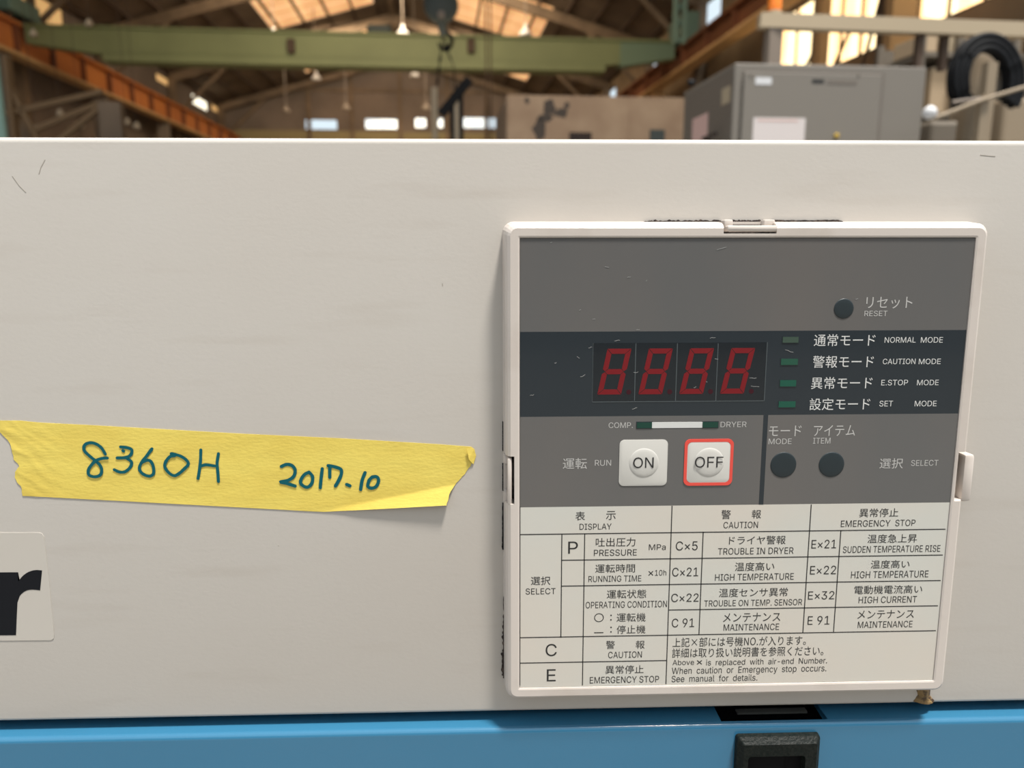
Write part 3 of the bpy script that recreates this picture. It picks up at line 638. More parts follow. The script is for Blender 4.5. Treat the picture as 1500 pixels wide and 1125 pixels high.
# black flush latch
lx0 = XZ(1077, 1075, YB)[0]; lx1 = XZ(1199, 1072, YB)[0]; lz1 = (XZ(1077, 1075, YB)[1] + XZ(1199, 1071, YB)[1]) / 2; lz0 = lz1 - 0.075
ix0 = XZ(1096, 1115, YB - .0045)[0]; ix1 = XZ(1180, 1112, YB - .0045)[0]; iz1 = XZ(1140, 1108, YB - .0045)[1]; iz0 = lz0 + .006
N = 3
def rr(o, x0=lx0, x1=lx1, z0=lz0, z1=lz1, r=.0012): return rrect(x0 + o, x1 - o, z0 + o, z1 - o, max(r - o * .3, .0003), N)
bm = bmesh.new()
loops(bm, [(rr(0), YB - .0001), (rr(.0002), YB - .0022), (rr(.0022), YB - .0045), (rrect(ix0, ix1, iz0, iz1, .0012, N), YB - .0045), (rrect(ix0 + .0003, ix1 - .0003, iz0, iz1 - .0003, .001, N), YB - .0008),
           (rr(.003), YB - .0001)], close=True)
lt = obj('door_latch', bm, M['black'], mc, 25)
obj('paddle', bx(ix0 + .0008, ix0 + (ix1 - ix0) * .70, YB - .0012, YB + .0005, iz0 + .001, iz1 - .001, bev=.0003), M['chassis'], lt)
obj('pocket', bx(ix0, ix1, YB - .0006, YB - .0002, iz0, iz1), M['chassis'], lt)

# ---- control panel -------------------------------------------------
YR, YO = -0.0090, -0.0085                    # rim and film depth
g = lambda pts, i: sum(XZ(x, y, YO)[i] for x, y in pts) / len(pts)
PX0 = g(((761, 350), (762, 700), (762, 1004)), 0); PX1 = g(((1429, 350), (1403, 607), (1391, 738), (1366, 1000)), 0)
PZ1 = g(((761, 349.5), (1429, 348)), 1); PZ0 = g(((762, 1006), (975, 1004), (1366, 996)), 1)
def off(o, r): return rrect(PX0 - o, PX1 + o, PZ0 - o, PZ1 + o, r, 5)
bm = bmesh.new()
loops(bm, [(off(.0060, .0040), 0.0), (off(.0056, .0040), -.0030), (off(.0052, .0038), -.0066), (off(.0044, .0034), -.0082), (off(.0034, .0026), -.0090), (off(.0008, .0006), YR),
           (off(.0002, .0003), YR + .0002), (off(.0, .0002), YO + .0008), (off(-.002, .0002), 0.0)])
cp = obj('control_panel', bm, M['cream'], mc, 28)
cp['label'] = 'cream framed control panel with red digit display and buttons'
# pockets for the three clips
def pbox(x0, x1, y0, y1, ya, yb, m=None, name=None, bev=0, Yp=YR):
    a = XZ(x0, (y0 + y1) / 2, Yp); b = XZ(x1, (y0 + y1) / 2, Yp); c = XZ((x0 + x1) / 2, y0, Yp); d = XZ((x0 + x1) / 2, y1, Yp)
    bm = bx(a[0], b[0], ya, yb, d[1], c[1], bev=bev)
    return bm if name is None else obj(name, bm, m, cp)
cut(cp, [pbox(1061, 1139, 300, 342, -.02, -.0015), pbox(725, 753.5, 669, 739, -.02, -.0015), pbox(1401, 1450, 662, 734, -.02, -.0015)])
for f in cp.data.polygons: f.use_smooth = False
# film faces: laminated print fields
zs = lambda pts: sum(XZ(x, y, YO)[1] for x, y in pts) / len(pts)
Z_A = zs(((761, 485.5), (1413, 484))); Z_B = zs(((762, 609.5), (1403, 607))); Z_C = zs(((762, 741.5), (1100, 739.5), (1391, 737.5)))
def field(name, x0, x1, z0, z1, m, lay=0, th=.0004, parent=cp): return obj(name, bx(x0, x1, YO - .00004 * lay, YO + th, z0, z1), m, parent)
field('upper_film', PX0, PX1, Z_A, PZ1, M['film_grey']); field('display_film', PX0, PX1, Z_B, Z_A, M['film_dark'])
field('key_film', PX0, PX1, Z_C, Z_B, M['film_grey']); field('code_table', PX0, PX1, PZ0, Z_C, M['film_white'])
v0_ = XZ(1119.5, 610, YO); v1_ = XZ(1116.5, 738, YO); xm = (XZ(1120.5, 612, YO)[0] + XZ(1116, 738, YO)[0]) / 2
field('divider_bar', xm - .00085, xm + .00085, Z_C, Z_B, M['film_dark'], 1)

# ---- printed lettering
YT = YO - .00005
fc = bpy.data.curves.new('letters', 'FONT')
F_CJK = fc.font
F_LAT = None; F_DIR = ''
try:                                         # Blender's own bundled interface typeface; its default one if that is missing
    import os
    F_DIR = bpy.utils.system_resource('DATAFILES', path='fonts')
    F_LAT = bpy.data.fonts.load(os.path.join(F_DIR, 'Inter.woff2'))
    F_CJK = bpy.data.fonts.load(os.path.join(F_DIR, 'Noto Sans CJK Regular.woff2'))
except Exception: pass
from mathutils.geometry import delaunay_2d_cdt
def fill_outline(me):
    """fill letter outlines by winding number, so that overlapping strokes stay solid"""
    E_ = [tuple(e.vertices) for e in me.edges]; P = np.array([v.co[:2] for v in me.vertices])
    nb = {}
    for a, b in E_: nb.setdefault(a, []).append(b); nb.setdefault(b, []).append(a)
    seen = set(); A = []
    for st_ in sorted(nb):                              # walk each outline from its lowest index upwards
        if st_ in seen: continue
        prev, cur = st_, min(nb[st_]); seen.add(st_); A.append((st_, cur))
        while cur != st_:
            seen.add(cur); nx = [q for q in nb[cur] if q != prev] or [st_]; A.append((cur, nx[0])); prev, cur = cur, nx[0]
    A = np.array(A); a, b = P[A[:, 0]], P[A[:, 1]]
    vo, eo, fo, *_ = delaunay_2d_cdt([Vector(p) for p in P], [tuple(map(int, e)) for e in A], [], 0, 1e-6)
    keep = []
    for f in fo:
        c = sum((vo[k] for k in f), Vector((0, 0))) / len(f)
        up_ = (a[:, 1] <= c.y) & (b[:, 1] > c.y); dn = (a[:, 1] > c.y) & (b[:, 1] <= c.y)
        cr2 = (b[:, 0] - a[:, 0]) * (c.y - a[:, 1]) - (c.x - a[:, 0]) * (b[:, 1] - a[:, 1])
        if (up_ & (cr2 > 0)).sum() - (dn & (cr2 < 0)).sum() != 0: keep.append(tuple(f))
    m2 = bpy.data.meshes.new('letters'); m2.from_pydata([(v.x, v.y, 0) for v in vo], [], keep); return m2
def text_mesh(s, sx=1.0):
    lat = bool(F_LAT) and max(map(ord, s)) < 256
    fc.font = F_LAT if lat else F_CJK; fc.fill_mode = 'NONE' if lat else 'BOTH'
    fc.body = s; fc.size = 1.0; fc.resolution_u = 4
    o = bpy.data.objects.new('letters', fc); COL.objects.link(o); bpy.context.view_layer.update()
    me = bpy.data.meshes.new_from_object(o.evaluated_get(bpy.context.evaluated_depsgraph_get())); bpy.data.objects.remove(o)
    if lat: me = fill_outline(me)
    return me
TXT = []
def text(s, x0, y0, x1, y1, m='ink_black', parent=None, Y=YT, thick=0.0, name='lettering'):
    me = text_mesh(s); co_ = np.empty(len(me.vertices) * 3); me.vertices.foreach_get('co', co_); co_ = co_.reshape(-1, 3)
    mn, mx_ = co_.min(0), co_.max(0)
    xc, yc = (x0 + x1) / 2, (y0 + y1) / 2
    X0 = XZ(x0, yc, Y)[0]; X1 = XZ(x1, yc, Y)[0]; Z0 = XZ(xc, y1, Y)[1]; Z1 = XZ(xc, y0, Y)[1]
    pb = Vector((parent or cp)['base'])
    X = X0 + (co_[:, 0] - mn[0]) / (mx_[0] - mn[0]) * (X1 - X0); Z = Z0 + (co_[:, 1] - mn[1]) / max(mx_[1] - mn[1], 1e-6) * (Z1 - Z0)
    new = np.stack([X - pb.x, np.full(len(X), Y - pb.y), Z - pb.z], 1)
    me.vertices.foreach_set('co', new.ravel()); me.materials.clear(); me.materials.append(M[m]); me.name = name
    o = bpy.data.objects.new(name, me); COL.objects.link(o); o.parent = parent or cp; o['base'] = list(pb)
    return o
W = 'ink_white'; G = 'ink_grey'
for a in (('リセット', 1269, 434.8, 1336.6, 451.9, G), ('RESET', 1266.3, 455.2, 1300, 463.2, G),
          ('通常モード', 1192.5, 489.5, 1282.3, 507, W), ('NORMAL', 1296, 493.8, 1341.5, 502, W), ('MODE', 1349, 493.8, 1381.2, 502, W),
          ('警報モード', 1190.8, 521, 1280, 538.6, W), ('CAUTION', 1293.3, 525.4, 1341, 533.4, W), ('MODE', 1346, 525.4, 1378, 533.4, W),
          ('異常モード', 1188.3, 552.2, 1278, 569.7, W), ('E.STOP', 1291, 556.3, 1330, 564.5, W), ('MODE', 1343.4, 556.3, 1375, 564.3, W),
          ('設定モード', 1185.9, 583.1, 1274.6, 600.6, W), ('SET', 1288.3, 587, 1308, 595.4, W), ('MODE', 1340, 587, 1372, 595.2, W),
          ('COMP.', 891.6, 618.7, 927, 627, G), ('DRYER', 1055.5, 617.7, 1093.6, 625.6, G),
          ('運転', 824.5, 671, 859.7, 687, G), ('RUN', 871.4, 673.7, 895.2, 682.3, G),
          ('モード', 1126.5, 623.4, 1174, 639, G), ('MODE', 1126, 642.4, 1159.6, 650.6, G), ('アイテム', 1192, 622.7, 1252.8, 638.7, G), ('ITEM', 1191, 641.4, 1216.5, 649.8, G),
          ('選択', 1288.6, 671.3, 1322.9, 686.3, G), ('SELECT', 1334.7, 673.8, 1374.4, 682.4, G)):
    text(*a)
for a in (('表', 843, 749.4, 857, 762.2), ('示', 887.7, 748.7, 902, 761.5), ('DISPLAY', 848.9, 767, 895.9, 775.8),
          ('警', 1056.7, 747, 1070.5, 760.3), ('報', 1101.4, 746.8, 1115, 759.5), ('CAUTION', 1059.8, 764.3, 1110.4, 773.7),
          ('異常停止', 1259, 744.7, 1316, 757.4), ('EMERGENCY', 1231.9, 762, 1304.3, 771.6), ('STOP', 1311.6, 761.2, 1341, 770.6),
          ('P', 832.3, 793.3, 846.5, 811), ('吐出圧力', 872.7, 787.7, 930.7, 800.7), ('PRESSURE', 870, 804.9, 932.8, 814.2), ('MPa', 950.5, 797.3, 975.3, 805.7),
          ('運転時間', 872, 826.4, 930.2, 838.9), ('RUNNING TIME', 862, 843.2, 939.4, 852.2), ('×', 949.8, 836.3, 957, 843.3), ('10h', 959.5, 834.8, 976, 843.2),
          ('選択', 777.7, 844.4, 806.3, 856.9), ('SELECT', 770, 861.7, 813.9, 870.6),
          ('運転状態', 889, 863.8, 946.7, 876.5), ('OPERATING CONDITION', 857.9, 880.7, 977, 890.3),
          (':', 893.9, 900.3, 896.2, 909), ('運転機', 903.3, 898, 945.8, 910.7), (':', 893.9, 917.9, 896.2, 926.7), ('停止機', 903.3, 915.9, 945.5, 928.2),
          ('C', 799.3, 943.3, 815.5, 961.2), ('E', 801, 980.4, 814, 998),
          ('警', 887.7, 938.6, 900.7, 950.6), ('報', 931.4, 938.2, 944.4, 950.2), ('CAUTION', 890.9, 954.4, 940.3, 963.8),
          ('異常停止', 886.9, 974.7, 942.9, 986.8), ('EMERGENCY STOP', 864, 990.8, 965.4, 1000.4),
          ('C×5', 990, 793, 1022, 806.3), ('ドライヤ警報', 1068, 785, 1151, 797.6), ('TROUBLE IN DRYER', 1051.8, 802.3, 1162.4, 812), ('E×21', 1188.8, 790.7, 1225, 803.3),
          ('C×21', 984.7, 831.4, 1022.9, 844.4), ('温度高い', 1076.6, 823.6, 1134.3, 836.3), ('HIGH TEMPERATURE', 1047.5, 840.2, 1162.8, 850), ('E×22', 1186.7, 828.8, 1224.8, 841.3),
          ('温度急上昇', 1271, 782.5, 1343.3, 795.2), ('SUDDEN TEMPERATURE RISE', 1235, 799.3, 1377.5, 809.2),
          ('温度高い', 1275.7, 820.5, 1332.4, 832.6), ('HIGH TEMPERATURE', 1246.8, 836.3, 1360, 846.5), ('E×32', 1183.7, 866, 1222.2, 878.2),
          ('電動機電流高い', 1251.5, 857.4, 1351, 869.8), ('HIGH CURRENT', 1257.9, 873.5, 1343, 883.2),
          ('C×22', 983.3, 869.5, 1023.4, 881.8), ('温度センサ異常', 1053.2, 861.4, 1154, 874.2), ('TROUBLE ON TEMP. SENSOR', 1031.5, 878.4, 1175, 887.6),
          ('C 91', 984.2, 906, 1017, 918.9), ('メンテナンス', 1059.3, 897.7, 1143.3, 910.7), ('MAINTENANCE', 1060, 913.9, 1141.3, 923.4), ('E 91', 1183.2, 902.4, 1215.3, 915),
          ('メンテナンス', 1256.3, 893.7, 1339, 906), ('MAINTENANCE', 1256.7, 909.9, 1336.7, 919.4),
          ('上記×部には号機NO.が入ります。', 985.3, 932.7, 1180.6, 946.5), ('詳細は取り扱い説明書を参照ください。', 984.7, 948, 1206.2, 962),
          ('Above', 985.3, 966.6, 1016.8, 974.2), ('×', 1020.6, 967, 1028.6, 973.6), ('is  replaced  with  air-end  Number.', 1034.5, 964.6, 1211.5, 975.4), ('When  caution  or  Emergency  stop  occurs.', 984.2, 975.8, 1210.4, 988), ('See  manual  for  details.', 983.9, 988.6, 1109.5, 998.2)):
    text(*a)
# ring and dash symbols of the running state row
a = XZ(877.4, 904.8, YT); bm = bmesh.new(); ro, ri = .00182, .00152; n = 28
o1 = [bm.verts.new((a[0] + ro * math.cos(2 * math.pi * k / n), YT, a[1] + ro * .97 * math.sin(2 * math.pi * k / n))) for k in range(n)]
o2 = [bm.verts.new((a[0] + ri * math.cos(2 * math.pi * k / n), YT, a[1] + ri * .97 * math.sin(2 * math.pi * k / n))) for k in range(n)]
for k in range(n): bm.faces.new((o1[k], o1[(k + 1) % n], o2[(k + 1) % n], o2[k]))
obj('ring_symbol', bm, M['ink_black'], cp)
def rule(p, q, wpx=1.5, horizontal=True, name='rule_line', m=None, Y=YT, parent=None):
    a = XZ(*p, Y); b = XZ(*q, Y); h = wpx / F * (D + Y) / 2
    if horizontal: z = (a[1] + b[1]) / 2; bm = bx(a[0], b[0], Y, YO, z - h, z + h)
    else: x = (a[0] + b[0]) / 2; bm = bx(x - h, x + h, Y, YO, b[1], a[1])
    return obj(name, bm, m or M['ink_black'], parent or cp)
rule((870.4, 927), (883.8, 926.6), 1.4, name='dash_symbol')
EX = lambda y: 1429 - (y - 350) * 63 / 650          # right edge of the film in the photograph at a given height
rule((762, 782.7), (1385, 775.6)); rule((822, 820.4), (1381, 813.4)); rule((822, 858.8), (1378, 850.2)); rule((980, 894), (1374, 887)); rule((762, 935), (1371, 923)); rule((762, 971), (976, 968))
for p, q in (((822.7, 782), (822, 934)), ((855.7, 782), (854, 1004)), ((983.5, 741), (976.5, 1002)), ((1029.5, 779), (1024.5, 930)), ((1188, 739), (1176.5, 927)), ((1231.3, 777), (1221.5, 926))):
    rule(p, q, 1.5, False)
rule((761.8, 742), (761.8, 1004), 1.0, False); 
# ---- display window with four seven-segment digits
wa = XZ(868.5, 502.5, YT); wb = XZ(1121.5, 588.5, YT)
wx0 = (XZ(869, 502, YT)[0] + XZ(868, 589, YT)[0]) / 2; wx1 = (XZ(1124.5, 502, YT)[0] + XZ(1119, 587, YT)[0]) / 2
wz1 = XZ(995, 502, YT)[1]; wz0 = XZ(995, 588, YT)[1]
dw = obj('display_window', bx(wx0, wx1, YT, YO, wz0, wz1), M['window'], cp)
lw = .00013
bm = bmesh.new()
for q in ((wx0, wx1, wz0 - lw, wz0 + lw), (wx1 - lw, wx1 + lw, wz0, wz1), (wx0 - lw, wx0, wz0, wz1)): box(bm, q[0], q[1], YT - .00004, YT, q[2], q[3])
obj('window_border', bm, M['line'], cp)
for p, q in (((931.8, 503), (929.2, 587)), ((992.3, 503), (989.6, 587)), ((1051.8, 503), (1048.8, 587))): rule(p, q, 1.1, False, 'digit_divider', M['line'], YT - .00004)
def digit_mesh():
    bm = bmesh.new(); Wd, H_, th, gp = .0086, .01655, .00185, .00012; sk = .0034 / H_
    def seg(P):
        q = [(x + z * sk, z) for x, z in P]; prism(bm, q, YT - .00008, YT - .00002)
    t2 = th / 2; m_ = H_ / 2
    seg([(gp, 0), (Wd - gp, 0), (Wd - th - gp, th), (th + gp, th)])
    seg([(gp, H_), (th + gp, H_ - th), (Wd - th - gp, H_ - th), (Wd - gp, H_)])
    seg([(t2 + gp, m_), (th + gp, m_ - t2), (Wd - th - gp, m_ - t2), (Wd - t2 - gp, m_), (Wd - th - gp, m_ + t2), (th + gp, m_ + t2)])
    for z0_, z1_, s in ((0, m_, 0), (m_, H_, 0), (0, m_, 1), (m_, H_, 1)):
        lo = z0_ == 0
        if lo: P = [(0, gp), (th, th + gp), (th, m_ - t2 - gp), (t2, m_ - gp), (0, m_ - t2)]
        else: P = [(0, H_ - gp), (0, m_ + t2), (t2, m_ + gp), (th, m_ + t2 + gp), (th, H_ - th - gp)]
        if s: P = [(Wd - x, z) for x, z in P][::-1]
        seg(P)
    return bm
bases = [XZ(874.8, 577.5, YT), XZ(934.4, 577.5, YT), XZ(994.6, 577.3, YT), XZ(1054.6, 577.0, YT)]
zb = sum(b[1] for b in bases) / 4; stepx = (bases[3][0] - bases[0][0]) / 3
d0_ = obj('digit', digit_mesh(), M['digit'], cp); d0_.location = (bases[0][0], 0, zb)
bm = bmesh.new(); lathe(bm, (0, YT, 0), [(.0009, .00002), (.0009, .00007)], 14, 'Y'); p0 = obj('decimal_point', bm, M['dot'], cp); pdx = XZ(921, 574, YT)[0]; p0.location = (pdx, 0, XZ(921, 574.3, YT)[1])
for k in (1, 2, 3):
    for o, x in ((d0_, bases[0][0]), (p0, pdx)):
        c = o.copy(); COL.objects.link(c); c.location = (x + stepx * k, 0, o.location.z)
# ---- lamps
for (x0, x1, y0, y1), mm in (((1146.5, 1169.5, 493.5, 502), 'led_a'), ((1144, 1168.5, 525.5, 534.5), 'led_b'), ((1142.5, 1166, 556.8, 566), 'led'), ((1140.5, 1165, 587.8, 596.6), 'led'), ((933, 955, 618.8, 627), 'led_c'), ((1029, 1051.5, 618.2, 626.2), 'led_c')):
    a = XZ(x0, (y0 + y1) / 2, YT); b = XZ(x1, (y0 + y1) / 2, YT); z1 = XZ((x0 + x1) / 2, y0, YT)[1]; z0 = XZ((x0 + x1) / 2, y1, YT)[1]
    l = obj('indicator_lamp', bx(a[0], b[0], YT - .00015, YO, z0, z1), M[mm], cp)
    fr_ = bx(a[0] - .0003, b[0] + .0003, YT - .00002, YO, z0 - .0003, z1 + .0003); obj('lamp_surround', fr_, M['film_dark'], cp)
a = XZ(955, 622.7, YT); b = XZ(1029, 622.3, YT); z1 = XZ(992, 618.2, YT)[1]; z0 = XZ(992, 626.8, YT)[1]
obj('white_bar', bx(a[0], b[0], YT - .00005, YO, z0, z1), M['ink_white'], cp)
# ---- keys
def key(x0, x1, y0, y1, word, wb_, red):
    a = XZ(x0, (y0 + y1) / 2, YT)[0]; b = XZ(x1, (y0 + y1) / 2, YT)[0]; z1 = XZ((x0 + x1) / 2, y0, YT)[1]; z0 = XZ((x0 + x1) / 2, y1, YT)[1]
    base = .00008
    if red:
        bm = bmesh.new(); loops(bm, [(rrect(a, b, z0, z1, .0021, 5), YO), (rrect(a, b, z0, z1, .0021, 5), YT - .0002), (rrect(a + .0011, b - .0011, z0 + .0011, z1 - .0011, .0016, 5), YT - .0002), (rrect(a + .0011, b - .0011, z0 + .0011, z1 - .0011, .0016, 5), YO)])
        obj('red_border', bm, M['red'], cp, 30)
        a += .0011; b -= .0011; z0 += .0011; z1 -= .0011
    bm = bmesh.new(); y = YT - .00018
    loops(bm, [(rrect(a, b, z0, z1, .0018, 5), YO), (rrect(a, b, z0, z1, .0018, 5), y + .00005), (rrect(a + .0002, b - .0002, z0 + .0002, z1 - .0002, .0016, 5), y)], close=False, caps=True)
    k_ = obj('push_button', bm, M['key'], cp, 30)
    cx_, cz_ = (a + b) / 2 + .0002, (z0 + z1) / 2; R = .0055
    bm = bmesh.new(); lathe(bm, (cx_, y, cz_), [(R, -.0), (R * .97, .00009), (R * .9, .00020), (R * .75, .00032), (R * .5, .00040), (R * .2, .00044)], 40, 'Y')
    obj('button_dome', bm, M['key'], cp, 60)
    text(word, *wb_, parent=cp, Y=y - .00048, name='button_lettering')
key(907, 977.5, 644, 711.5, 'ON', (927.6, 670, 957.5, 685.6), False)
key(1002, 1073.5, 643, 711, 'OFF', (1018, 669, 1059.4, 685), True)
for x, y, r, nm in ((1236, 452, 14.5, 'reset'), (1147.5, 681, 19, 'mode'), (1218, 680.5, 18.7, 'item')):
    a = XZ(x, y, YT); R = r / F * (D + YT) * 1.0 * (1 + ((x - 713) / F) ** 2 * .0); R = abs(XZ(x + r, y, YT)[0] - XZ(x - r, y, YT)[0]) / 2
    bm = bmesh.new(); lathe(bm, (a[0], YT, a[1]), [(R, 0), (R * .98, .0001), (R * .9, .00018), (R * .5, .00022)], 36, 'Y'); obj('round_button', bm, M['dark_key'], cp, 60)
# ---- clips
def clip(parts):
    bm = bmesh.new()
    for p in parts:
        x0, x1, y0, y1, ya, yb, bev = p; t_ = pbox(x0, x1, y0, y1, ya, yb, bev=bev, Yp=(ya + yb) / 2)
        me = bpy.data.meshes.new('t'); t_.to_mesh(me); t_.free(); bm.from_mesh(me); bpy.data.meshes.remove(me)
    return obj('retaining_clip', bm, M['cream'], cp, 40)
clip([(1062, 1137, 330.5, 340, -.0090, -.0030, .0009), (1058, 1071, 322, 333, -.0050, -.0002, .0005), (1116, 1132, 322, 334, -.0050, -.0002, .0005)])
clip([(743, 749.5, 668.5, 737, -.0088, -.0030, .0007), (738, 745.5, 665, 677, -.0050, -.0002, .0005), (738, 745.5, 718, 732, -.0050, -.0002, .0005)])
clip([(1402.5, 1418, 662.5, 731.5, -.0072, -.0002, .0013)])
# floor of each clip pocket
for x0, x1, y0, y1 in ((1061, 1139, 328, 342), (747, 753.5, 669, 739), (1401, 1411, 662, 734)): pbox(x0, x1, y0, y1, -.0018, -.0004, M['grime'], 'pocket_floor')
# ---- fine scratches in the film
bm = bmesh.new(); rs = random.Random(11)
SCR = [(806, 349 + 6, 3), (886, 391, 6), (919, 407, 5), (946, 411, 2), (848, 455, 3), (868, 468, 4), (932, 483, 5), (1050, 365, 14), (900, 500, 8), (1040, 495, 8), (862, 510, 5), (928, 546, 7), (850, 552, 7), (776, 580, 6), (1098, 554, 10), (1100, 566, 12), (1150, 512, 12), (1030, 560, 6), (1016, 568, 4), (926, 600, 7), (1253, 438, 4), (845, 523, 4), (812, 532, 3), (1047, 525, 5)]
for x, y, L in SCR:
    a_ = rs.uniform(-.5, .4); P = [(x + L * t_, y + L * t_ * math.sin(a_) + rs.uniform(-.8, .8)) for t_ in (0, .35, .7, 1)]
    for p, q in zip(P, P[1:]):
        p3 = at(*p, YT - .00003); q3 = at(*q, YT - .00003); beam(bm, p3, q3, .00004, .00012, Vector((0, 0, 1)))
sc_ = obj('scratch_marks', bm, M['scratch'], cp); sc_['kind'] = 'stuff'

# ---- gasket showing round the panel and glue
rg = random.Random(5)
def ragged(path, wpx, name, m, th=.0009, jag=.45, parent=mc, n=60):
    """strip along a pixel path on the sheet, width given as pixels, ragged edges"""
    P = [Vector((XZ(x, y)[0], XZ(x, y)[1])) for x, y in path]; Ws = wpx if isinstance(wpx, (list, tuple)) else [wpx] * len(P)
    L = []; R = []
    for k in range(n + 1):
        t_ = k / n * (len(P) - 1); i = min(int(t_), len(P) - 2); f_ = t_ - i; p = P[i].lerp(P[i + 1], f_); d = (P[i + 1] - P[i]).normalized(); nrm = Vector((-d.y, d.x))
        ww = (Ws[i] * (1 - f_) + Ws[i + 1] * f_) * D / F / 2
        L.append(p + nrm * ww * (1 + rg.uniform(-jag, jag))); R.append(p - nrm * ww * (1 + rg.uniform(-jag, jag)))
    bm = bmesh.new(); rows = []
    for a, b in zip(L, R): rows.append([bm.verts.new((a.x, 0.0, a.y)), bm.verts.new((a.x, -th, a.y)), bm.verts.new((b.x, -th, b.y)), bm.verts.new((b.x, 0.0, b.y))])
    for r_, s_ in zip(rows, rows[1:]):
        for j in range(4): bm.faces.new((r_[j], r_[(j + 1) % 4], s_[(j + 1) % 4], s_[j]))
    bm.faces.new(rows[0]); bm.faces.new(rows[-1])
    return obj(name, bm, m, parent)
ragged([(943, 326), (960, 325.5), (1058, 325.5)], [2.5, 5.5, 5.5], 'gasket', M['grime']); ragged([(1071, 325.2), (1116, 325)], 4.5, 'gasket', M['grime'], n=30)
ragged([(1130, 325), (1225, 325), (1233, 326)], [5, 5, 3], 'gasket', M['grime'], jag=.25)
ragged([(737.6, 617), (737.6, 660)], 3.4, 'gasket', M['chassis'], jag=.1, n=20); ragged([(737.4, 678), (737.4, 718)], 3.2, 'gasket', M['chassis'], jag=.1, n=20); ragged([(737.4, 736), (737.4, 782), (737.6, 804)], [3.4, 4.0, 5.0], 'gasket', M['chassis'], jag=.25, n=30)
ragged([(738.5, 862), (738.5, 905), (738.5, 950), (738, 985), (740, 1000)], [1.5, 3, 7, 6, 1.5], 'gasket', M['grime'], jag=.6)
# glue run under the lower right corner
bm = bmesh.new(); rows = []
for k in range(15):
    t_ = k / 14; y = 1003 + 24.5 * t_; wd = 14.5 - 5.5 * math.sin(math.pi * min(t_ * .85, 1)) + (5 * max(0, t_ - .6) / .4) * (1 if t_ < .96 else .6); row = []
    for j in range(11):
        s = -1 + 2 * j / 10; x = 1352 + 1.5 * t_ + s * wd * (1 + rg.uniform(-.06, .06)); p = XZ(x, y); z_ = (1 - s * s) * (.0012 + .0008 * (t_ > .7)) + rg.uniform(0, .0003) * (1 - abs(s)); row.append(bm.verts.new((p[0], -z_ - .00002, p[1])))
    rows.append(row)
for r_, s_ in zip(rows, rows[1:]):
    for j in range(10): bm.faces.new((r_[j], r_[j + 1], s_[j + 1], s_[j]))
obj('glue_run', bm, M['glue'], mc, 80)
# scuffs on the beige sheet
bm = bmesh.new()
for P in (((1436, 227), (1450, 228.5), (1458, 229)), ((57, 255), (60, 245), (66, 234)), ((18, 258), (28, 272), (38, 282)), ((407, 799), (409, 799.5)), ((648, 415), (648.5, 419))):
    for p, q in zip(P, P[1:]): beam(bm, at(*p, -.00003), at(*q, -.00003), .00006, .00025, Vector((0, 0, 1)))
for _ in range(0): pass
s_ = obj('scuff_marks', bm, M['scuff'], mc); s_['kind'] = 'stuff'

# ============================================================ TAPE
def pl(P, x):
    for (x0, y0), (x1, y1) in zip(P, P[1:]):
        if x <= x1 or (x1, y1) == P[-1]: return y0 + (y1 - y0) * (x - x0) / (x1 - x0)
def interp(T, t_):
    for (a0, b0), (a1, b1) in zip(T, T[1:]):
        if t_ <= a1: return b0 + (b1 - b0) * (t_ - a0) / (a1 - a0)
    return T[-1][1]
TOP = [(-30, 613), (0, 616), (30, 616), (60, 619), (130, 622.5), (350, 635), (500, 642), (640, 650.5), (700, 655)]
BOT = [(-30, 722), (33, 726), (240, 737), (461, 749), (475, 749.5), (560, 744), (655, 737.5), (700, 734)]
LEFT = [(0, -14), (.1, -10), (.16, 1), (.27, 13), (.36, 17.5), (.52, 21), (.6, 29), (.63, 26), (.7, 22), (.77, 22.5), (.83, 26), (.87, 31), (1, 33.5)]
RIGHT = [(0, 690), (.05, 695), (.16, 697), (.3, 692), (.4, 686), (.52, 679), (.62, 671), (.72, 664), (.82, 658.5), (.9, 656.5), (1, 655)]
NS, NT = 260, 46
bm = bmesh.new(); grid = []
YTP = -.00025
for j in range(NT + 1):
    t_ = j / NT; row = []
    for i in range(NS + 1):
        s = i / NS; s = s
        jl = noise.noise(Vector((t_ * 26, 1.3, 0))) * 1.3 * (1 - s) ** 8; jr = noise.noise(Vector((t_ * 24, 7.3, 0))) * 1.3 * s ** 8
        x = interp(LEFT, t_) * (1 - s) + interp(RIGHT, t_) * s + jl + jr
        y = pl(TOP, x) * (1 - t_) + pl(BOT, x) * t_
        cy_ = 750 - (x - 462) * 36 / 183
        lift = 0
        if x > 462 and y > cy_: lift = (y - cy_) / F * D * 0.34 * min(1, (x - 462) / 60)
        p = at(x, y, 0)
        wr = 0
        if x < 110: wr = .00022 * max(0, 1 - x / 110) * max(0, noise.noise(Vector((x * .035 + y * .02, y * .10 - x * .06, 0))) + .25)
        wr += .00005 * noise.noise(Vector((x * .02, y * .06, 3)))
        row.append(bm.verts.new((p.x, -.00015 - lift - wr, p.z)))
    grid.append(row)
for a, b in zip(grid, grid[1:]):
    for i in range(NS): bm.faces.new((a[i], a[i + 1], b[i + 1], b[i]))
tp = obj('adhesive_tape', bm, M['tape'], smooth=60)
md = tp.modifiers.new('thickness', 'SOLIDIFY'); md.thickness = .00012; md.offset = 0
tag(tp, 'torn strip of yellow paper tape handwritten 8360H 2017.10 on the beige panel', 'tape', hall=False)
bm = bmesh.new(); FC = [(684, 656, .0007), (694, 656.5, .0001), (697.5, 667, .0), (693.5, 680, .0001), (687, 672, .0008)]
